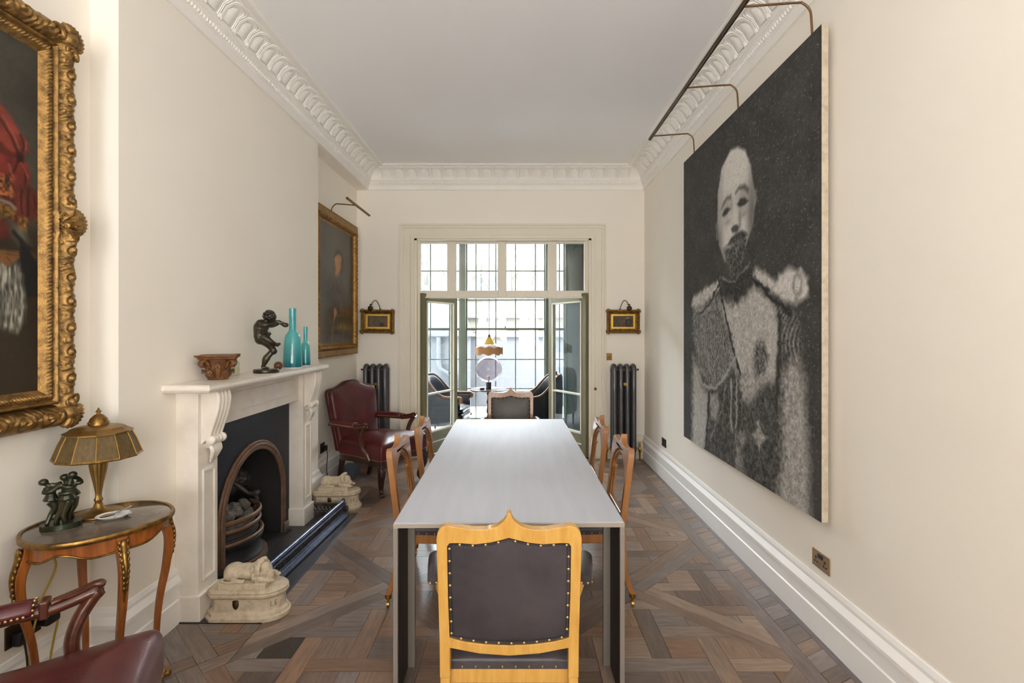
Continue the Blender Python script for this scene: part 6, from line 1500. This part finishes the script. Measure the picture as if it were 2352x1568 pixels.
b = MB().loft([sh(0.112, 0.346), sh(0.121, 0.348), sh(0.121, 0.353), sh(0.104, 0.36), sh(0.092, 0.37), sh(0.06, 0.378), sh(0.035, 0.382)]); b.build('shade_cap', 'lamp_gold', lt, 0)
b = MB().lathe([(0.036, 0.366), (0.037, 0.374), (0.034, 0.382), (0.03, 0.395), (0.016, 0.41), (0.008, 0.414), (0.006, 0.42), (0.012, 0.424), (0.006, 0.43), (0.003, 0.438), (0, 0.442)], 24)
for k in range(10):
    for j in range(4):
        a = 2*PI*(k+0.5*(j % 2))/10; r_ = 0.034-0.0055*j; b.ell((r_*math.cos(a), r_*math.sin(a), 0.378+0.0085*j), 0.0042, 6, 4)
b.v = [(x, y, z+0.012) for x, y, z in b.v]; b.build('finial', 'gilt', lt, 60)
MB().tube([(0, 0, 0.25), (0, 0, 0.36)], 0.008, 8).build('stem', 'old_brass', lt, 60)
# small bronze group
K2 = 0.00019; q2 = lambda x, y, d=0.0: ((x-560)*K2, d, 0.018+(1230-y)*K2)
bt = thing('bronze_group', 'small green-black bronze of three embracing figures on the side table', 'statue', (-1.815, 2.04, SZ+0.0005), math.radians(40))
MB().prism(crom([(-0.055, -0.03), (0.0, -0.05), (0.055, -0.035), (0.062, 0.01), (0.03, 0.045), (-0.03, 0.045), (-0.062, 0.012)], 5, True), 'z', 0, 0.02).build('base', 'green_bronze', bt, 40, bevel=0.004)
b = MB()
def body(hd, sh_, wa, hp, legs, arms, d, wide=1.0):
    b.ell(q2(*hd, d), (0.0165, 0.015, 0.0135), 10, 8); b.tube([q2(*hd, d), q2(*sh_, d)], [0.008, 0.01], 8)
    b.tube(crom([q2(*sh_, d), q2((sh_[0]+wa[0])/2, (sh_[1]+wa[1])/2, d), q2(*wa, d), q2(*hp, d)], 4), [0.02*wide, 0.022*wide, 0.023*wide, 0.022*wide, 0.02*wide, 0.018*wide, 0.017*wide, 0.016*wide, 0.017*wide, 0.02*wide, 0.023*wide, 0.025*wide, 0.024*wide], 10)
    for L_ in legs: b.tube(crom([q2(*p, d+dd) for p, dd in L_], 4), [lerp(0.016, 0.007, i/(4*(len(L_)-1))) for i in range(4*(len(L_)-1)+1)], 8)
    for A_ in arms: b.tube(crom([q2(*p, dd) for p, dd in A_], 4), [lerp(0.0095, 0.007, i/(4*(len(A_)-1))) for i in range(4*(len(A_)-1)+1)], 8)
body((285, 340), (390, 450), (400, 620), (400, 740), [[((390, 760), 0), ((460, 900), 0), ((400, 1030), 0), ((330, 1220), -0.01)], [((430, 770), 0.01), ((490, 930), 0.01), ((520, 1080), 0), ((490, 1225), 0)]], [[((370, 450), -0.02), ((300, 520), -0.03), ((420, 500), -0.04), ((560, 400), -0.03)]], 0.0)
body((740, 245), (690, 440), (650, 610), (650, 740), [[((600, 760), 0), ((570, 950), 0), ((500, 1080), 0), ((470, 1225), 0)], [((690, 770), 0), ((620, 960), 0), ((600, 1090), 0), ((620, 1225), 0)]], [[((600, 420), -0.03), ((440, 480), -0.03), ((290, 460), -0.02)], [((790, 420), -0.02), ((880, 430), -0.02), ((820, 350), 0.0), ((700, 330), 0.01)]], -0.018, 1.15)
body((610, 320), (640, 440), (720, 620), (750, 740), [[((740, 780), 0), ((740, 960), 0), ((690, 1090), 0), ((680, 1225), 0)], [((770, 780), 0.01), ((760, 960), 0.01), ((700, 1100), 0.01), ((740, 1225), 0.02)]], [[((560, 420), 0.01), ((470, 430), 0.0), ((400, 400), 0.0)], [((790, 560), -0.03), ((680, 585), -0.045), ((520, 585), -0.035)]], 0.022)
b.build('figures', 'green_bronze', bt, 180, remesh=0.0022)
ds = thing('ashtray', 'oval porcelain dish with a silver spoon by the lamp base', 'dish', (-1.685, 2.14, SZ+0.0005), math.radians(30))
def ov(e, z): return [((0.062+e)*math.cos(2*PI*k/36), (0.047+e)*math.sin(2*PI*k/36), z) for k in range(36)]
MB().loft([ov(-0.02, 0), ov(-0.014, 0.0), ov(0, 0.013), ov(-0.003, 0.015), ov(-0.018, 0.004), ov(-0.05, 0.003)]).build('dish', 'porcelain', ds, 60)
MB().tube([(-0.045, 0.0, 0.012), (0.0, 0.01, 0.014), (0.04, 0.03, 0.024), (0.055, 0.038, 0.028)], [0.002, 0.0025, 0.003, 0.006], 8).build('spoon', 'steel', ds, 60)

# ------------------------------------------------------------------ garden room furniture
def tub_chair(label, loc, rz):
    t = thing('tub_armchair', label, 'chair', loc, rz, 'dark leather tub chairs in the garden room')
    prm = []
    n = 30
    for k in range(n+1):
        u = -1+2*k/n; a = PI+u*PI*0.5*1.0
        if abs(u) <= 0.62:
            th = u/0.62*PI/2; x, y = -0.02-0.29*math.cos(th), 0.3*math.sin(th)
        else:
            f = (abs(u)-0.62)/0.38; x, y = -0.02+0.33*f, math.copysign(0.3+0.02*f, u)
        e = min(1, max(0, (abs(u)-0.28)/0.5)); e = e*e*(3-2*e); z = lerp(0.92, 0.63, e)
        prm.append((x, y, z, u))
    def shell(off, z0, zo): return [(x+off*(x+0.02)/0.3 if abs(u) <= 0.62 else x, y*(1+off/0.3), z+zo) for x, y, z, u in prm]
    def rows(off, lo): return [(p[0], p[1], lo) for p in shell(off, 0, 0)]
    r = [rows(0.03, 0.26), [(p[0], p[1], lerp(0.26, p[2], 0.6)) for p in shell(0.035, 0, 0)], shell(0.03, 0, -0.01), shell(0.0, 0, 0.0), shell(-0.045, 0, -0.03), [(p[0], p[1], lerp(0.26, p[2], 0.6)) for p in shell(-0.06, 0, 0)], rows(-0.05, 0.26)]
    MB().loft(r, closed=False).build('tub_back', 'blue_leather', t, 60)
    top = shell(0.005, 0, 0.008); MB().tube(top, 0.019, 8).build('show_rail', 'capital_wood', t, 60)
    for s in (-1, 1):
        b = MB(); p = top[0] if s < 0 else top[-1]
        b.tube(crom([p, (p[0]+0.03, p[1], p[2]-0.01), (p[0]+0.04, p[1], p[2]-0.05), (p[0]+0.01, p[1], p[2]-0.06), (p[0]+0.005, p[1], p[2]-0.03)], 4), 0.02, 8)
        b.tube(crom([(p[0]+0.02, p[1], p[2]-0.05), (p[0]-0.04, p[1], p[2]-0.14), (p[0]-0.03, p[1], p[2]-0.25), (p[0]+0.03, p[1], 0.3)], 5), 0.019, 8)
        b.build('arm_scroll', 'capital_wood', t, 60)
    so = crom([(-0.28, -0.14), (-0.18, -0.26), (0.05, -0.29), (0.32, -0.29), (0.345, 0.0), (0.32, 0.29), (0.05, 0.29), (-0.18, 0.26), (-0.28, 0.14)], 5, True)
    MB().pillow(so, 0.03, 0.3, 0.4, 6).build('seat', 'blue_leather', t, 60)
    MB().pillow([(x*0.95+0.01, y*0.93) for x, y in so], 0.05, 0.415, 0.47, 6).build('seat_cushion', 'blue_leather', t, 60)
    MB().prism([(x*1.01, y*1.01) for x, y in so], 'z', 0.245, 0.305).build('seat_rail', 'mahogany', t, 40, bevel=0.006)
    for s in (-1, 1):
        for x0 in (0.29, -0.2): MB().lathe([(0.012, 0), (0.016, 0.02), (0.012, 0.05), (0.02, 0.2), (0.024, 0.21), (0.018, 0.225), (0.028, 0.25)], 10, (x0, s*0.23, 0)).build('leg', 'mahogany', t, 50)
    return t
tub_chair('dark leather tub chair behind the fireplace-side door leaf', (-1.07, 7.5, -0.02), math.radians(-8))
tub_chair('dark leather tub chair behind the portrait-side door leaf', (0.33, 7.5, -0.02), math.radians(190))
tt = thing('tripod_table', 'dark round tripod table in the garden room', 'table', (-0.41, 7.45, -0.02))
MB().lathe([(0, 0.705), (0.255, 0.705), (0.268, 0.715), (0.27, 0.725), (0.262, 0.73), (0.25, 0.726), (0, 0.726)], 40).build('table_top', 'mahogany', tt, 40)
MB().lathe([(0.02, 0.18), (0.045, 0.2), (0.05, 0.26), (0.03, 0.32), (0.02, 0.36), (0.035, 0.4), (0.028, 0.44), (0.018, 0.5), (0.034, 0.53), (0.02, 0.58), (0.016, 0.62), (0.04, 0.69), (0.06, 0.706)], 16).build('pillar', 'mahogany', tt, 50)
for k in range(3):
    a = 0.5+k*2*PI/3; c, s = math.cos(a), math.sin(a)
    MB().tube(crom([(r_*c, r_*s, z) for r_, z in ((0.03, 0.25), (0.1, 0.24), (0.18, 0.14), (0.25, 0.03), (0.3, 0.015))], 4), [0.024]*6+[0.02]*6+[0.016]*4+[0.018], 8).build('leg', 'mahogany', tt, 60)
gl = thing('globe_lamp', 'large smoky glass globe lamp on the tripod table', 'lamp', (-0.41, 7.45, 0.7065))
MB().lathe([(0, 0), (0.038, 0), (0.038, 0.095), (0.034, 0.1), (0, 0.1)], 24).build('lamp_base', 'black_plastic', gl, 40)
b = MB().ell((0, 0, 0.288), 0.195, 40, 24); b.v = [v for v in b.v]; b.build('globe', 'globe_glass', gl, 180)
MB().lathe([(0.012, 0.1), (0.012, 0.13), (0.022, 0.15), (0.024, 0.17), (0.014, 0.19), (0, 0.195)], 16).build('bulb', 'porcelain', gl, 60)
at_ = thing('ashtray', 'small dark ashtray on the tripod table beside the globe lamp', 'dish', (-0.5, 7.38, 0.7065))
MB().lathe([(0, 0), (0.03, 0), (0.036, 0.02), (0.033, 0.022), (0.026, 0.006), (0, 0.006)], 20, cap=False).build('bowl', 'iron', at_, 50)
MB().tube([(0.02, 0, 0.02), (0.06, 0.01, 0.026)], 0.003, 6).build('cigar_rest', 'iron', at_, 60)
pd = thing('pendant_lamp', 'pendant lamp with amber glass cone and scalloped brown fringe', 'lamp', (-0.385, 7.15, 0))
MB().tube([(0, 0, 1.49), (0, 0, 3.2)], 0.0035, 6).build('cord', 'black_plastic', pd, 60)
MB().lathe([(0, 1.5), (0.012, 1.5), (0.02, 1.47), (0.026, 1.455), (0, 1.45)], 14).build('cap', 'blue_black', pd, 50)
MB().lathe([(0.02, 1.47), (0.05, 1.43), (0.08, 1.385), (0.105, 1.365)], 32, cap=False).build('amber_cone', 'amber_glass', pd, 60)
rg = []
for i, (r_, z) in enumerate(((0.1, 1.367), (0.14, 1.35), (0.175, 1.325), (0.184, 1.31))):
    rg.append([(r_*(1+0.03*math.cos(8*a)*i/3)*math.cos(a), r_*(1+0.03*math.cos(8*a)*i/3)*math.sin(a), z+0.012*math.cos(8*a)*i/3) for a in [2*PI*k/64 for k in range(64)]])
MB().loft(rg, cap=False).build('glass_skirt', 'clear_scallop', pd, 60)
rg = []
for i, z in enumerate((1.325, 1.3, 1.25, 1.225)):
    rg.append([(0.186*(1+0.02*math.cos(8*a))*math.cos(a), 0.186*(1+0.02*math.cos(8*a))*math.sin(a), z+0.012*math.cos(8*a+(PI if i > 1 else 0))) for a in [2*PI*k/64 for k in range(64)]])
MB().loft(rg, cap=False).build('fringe', 'fringe', pd, 60)
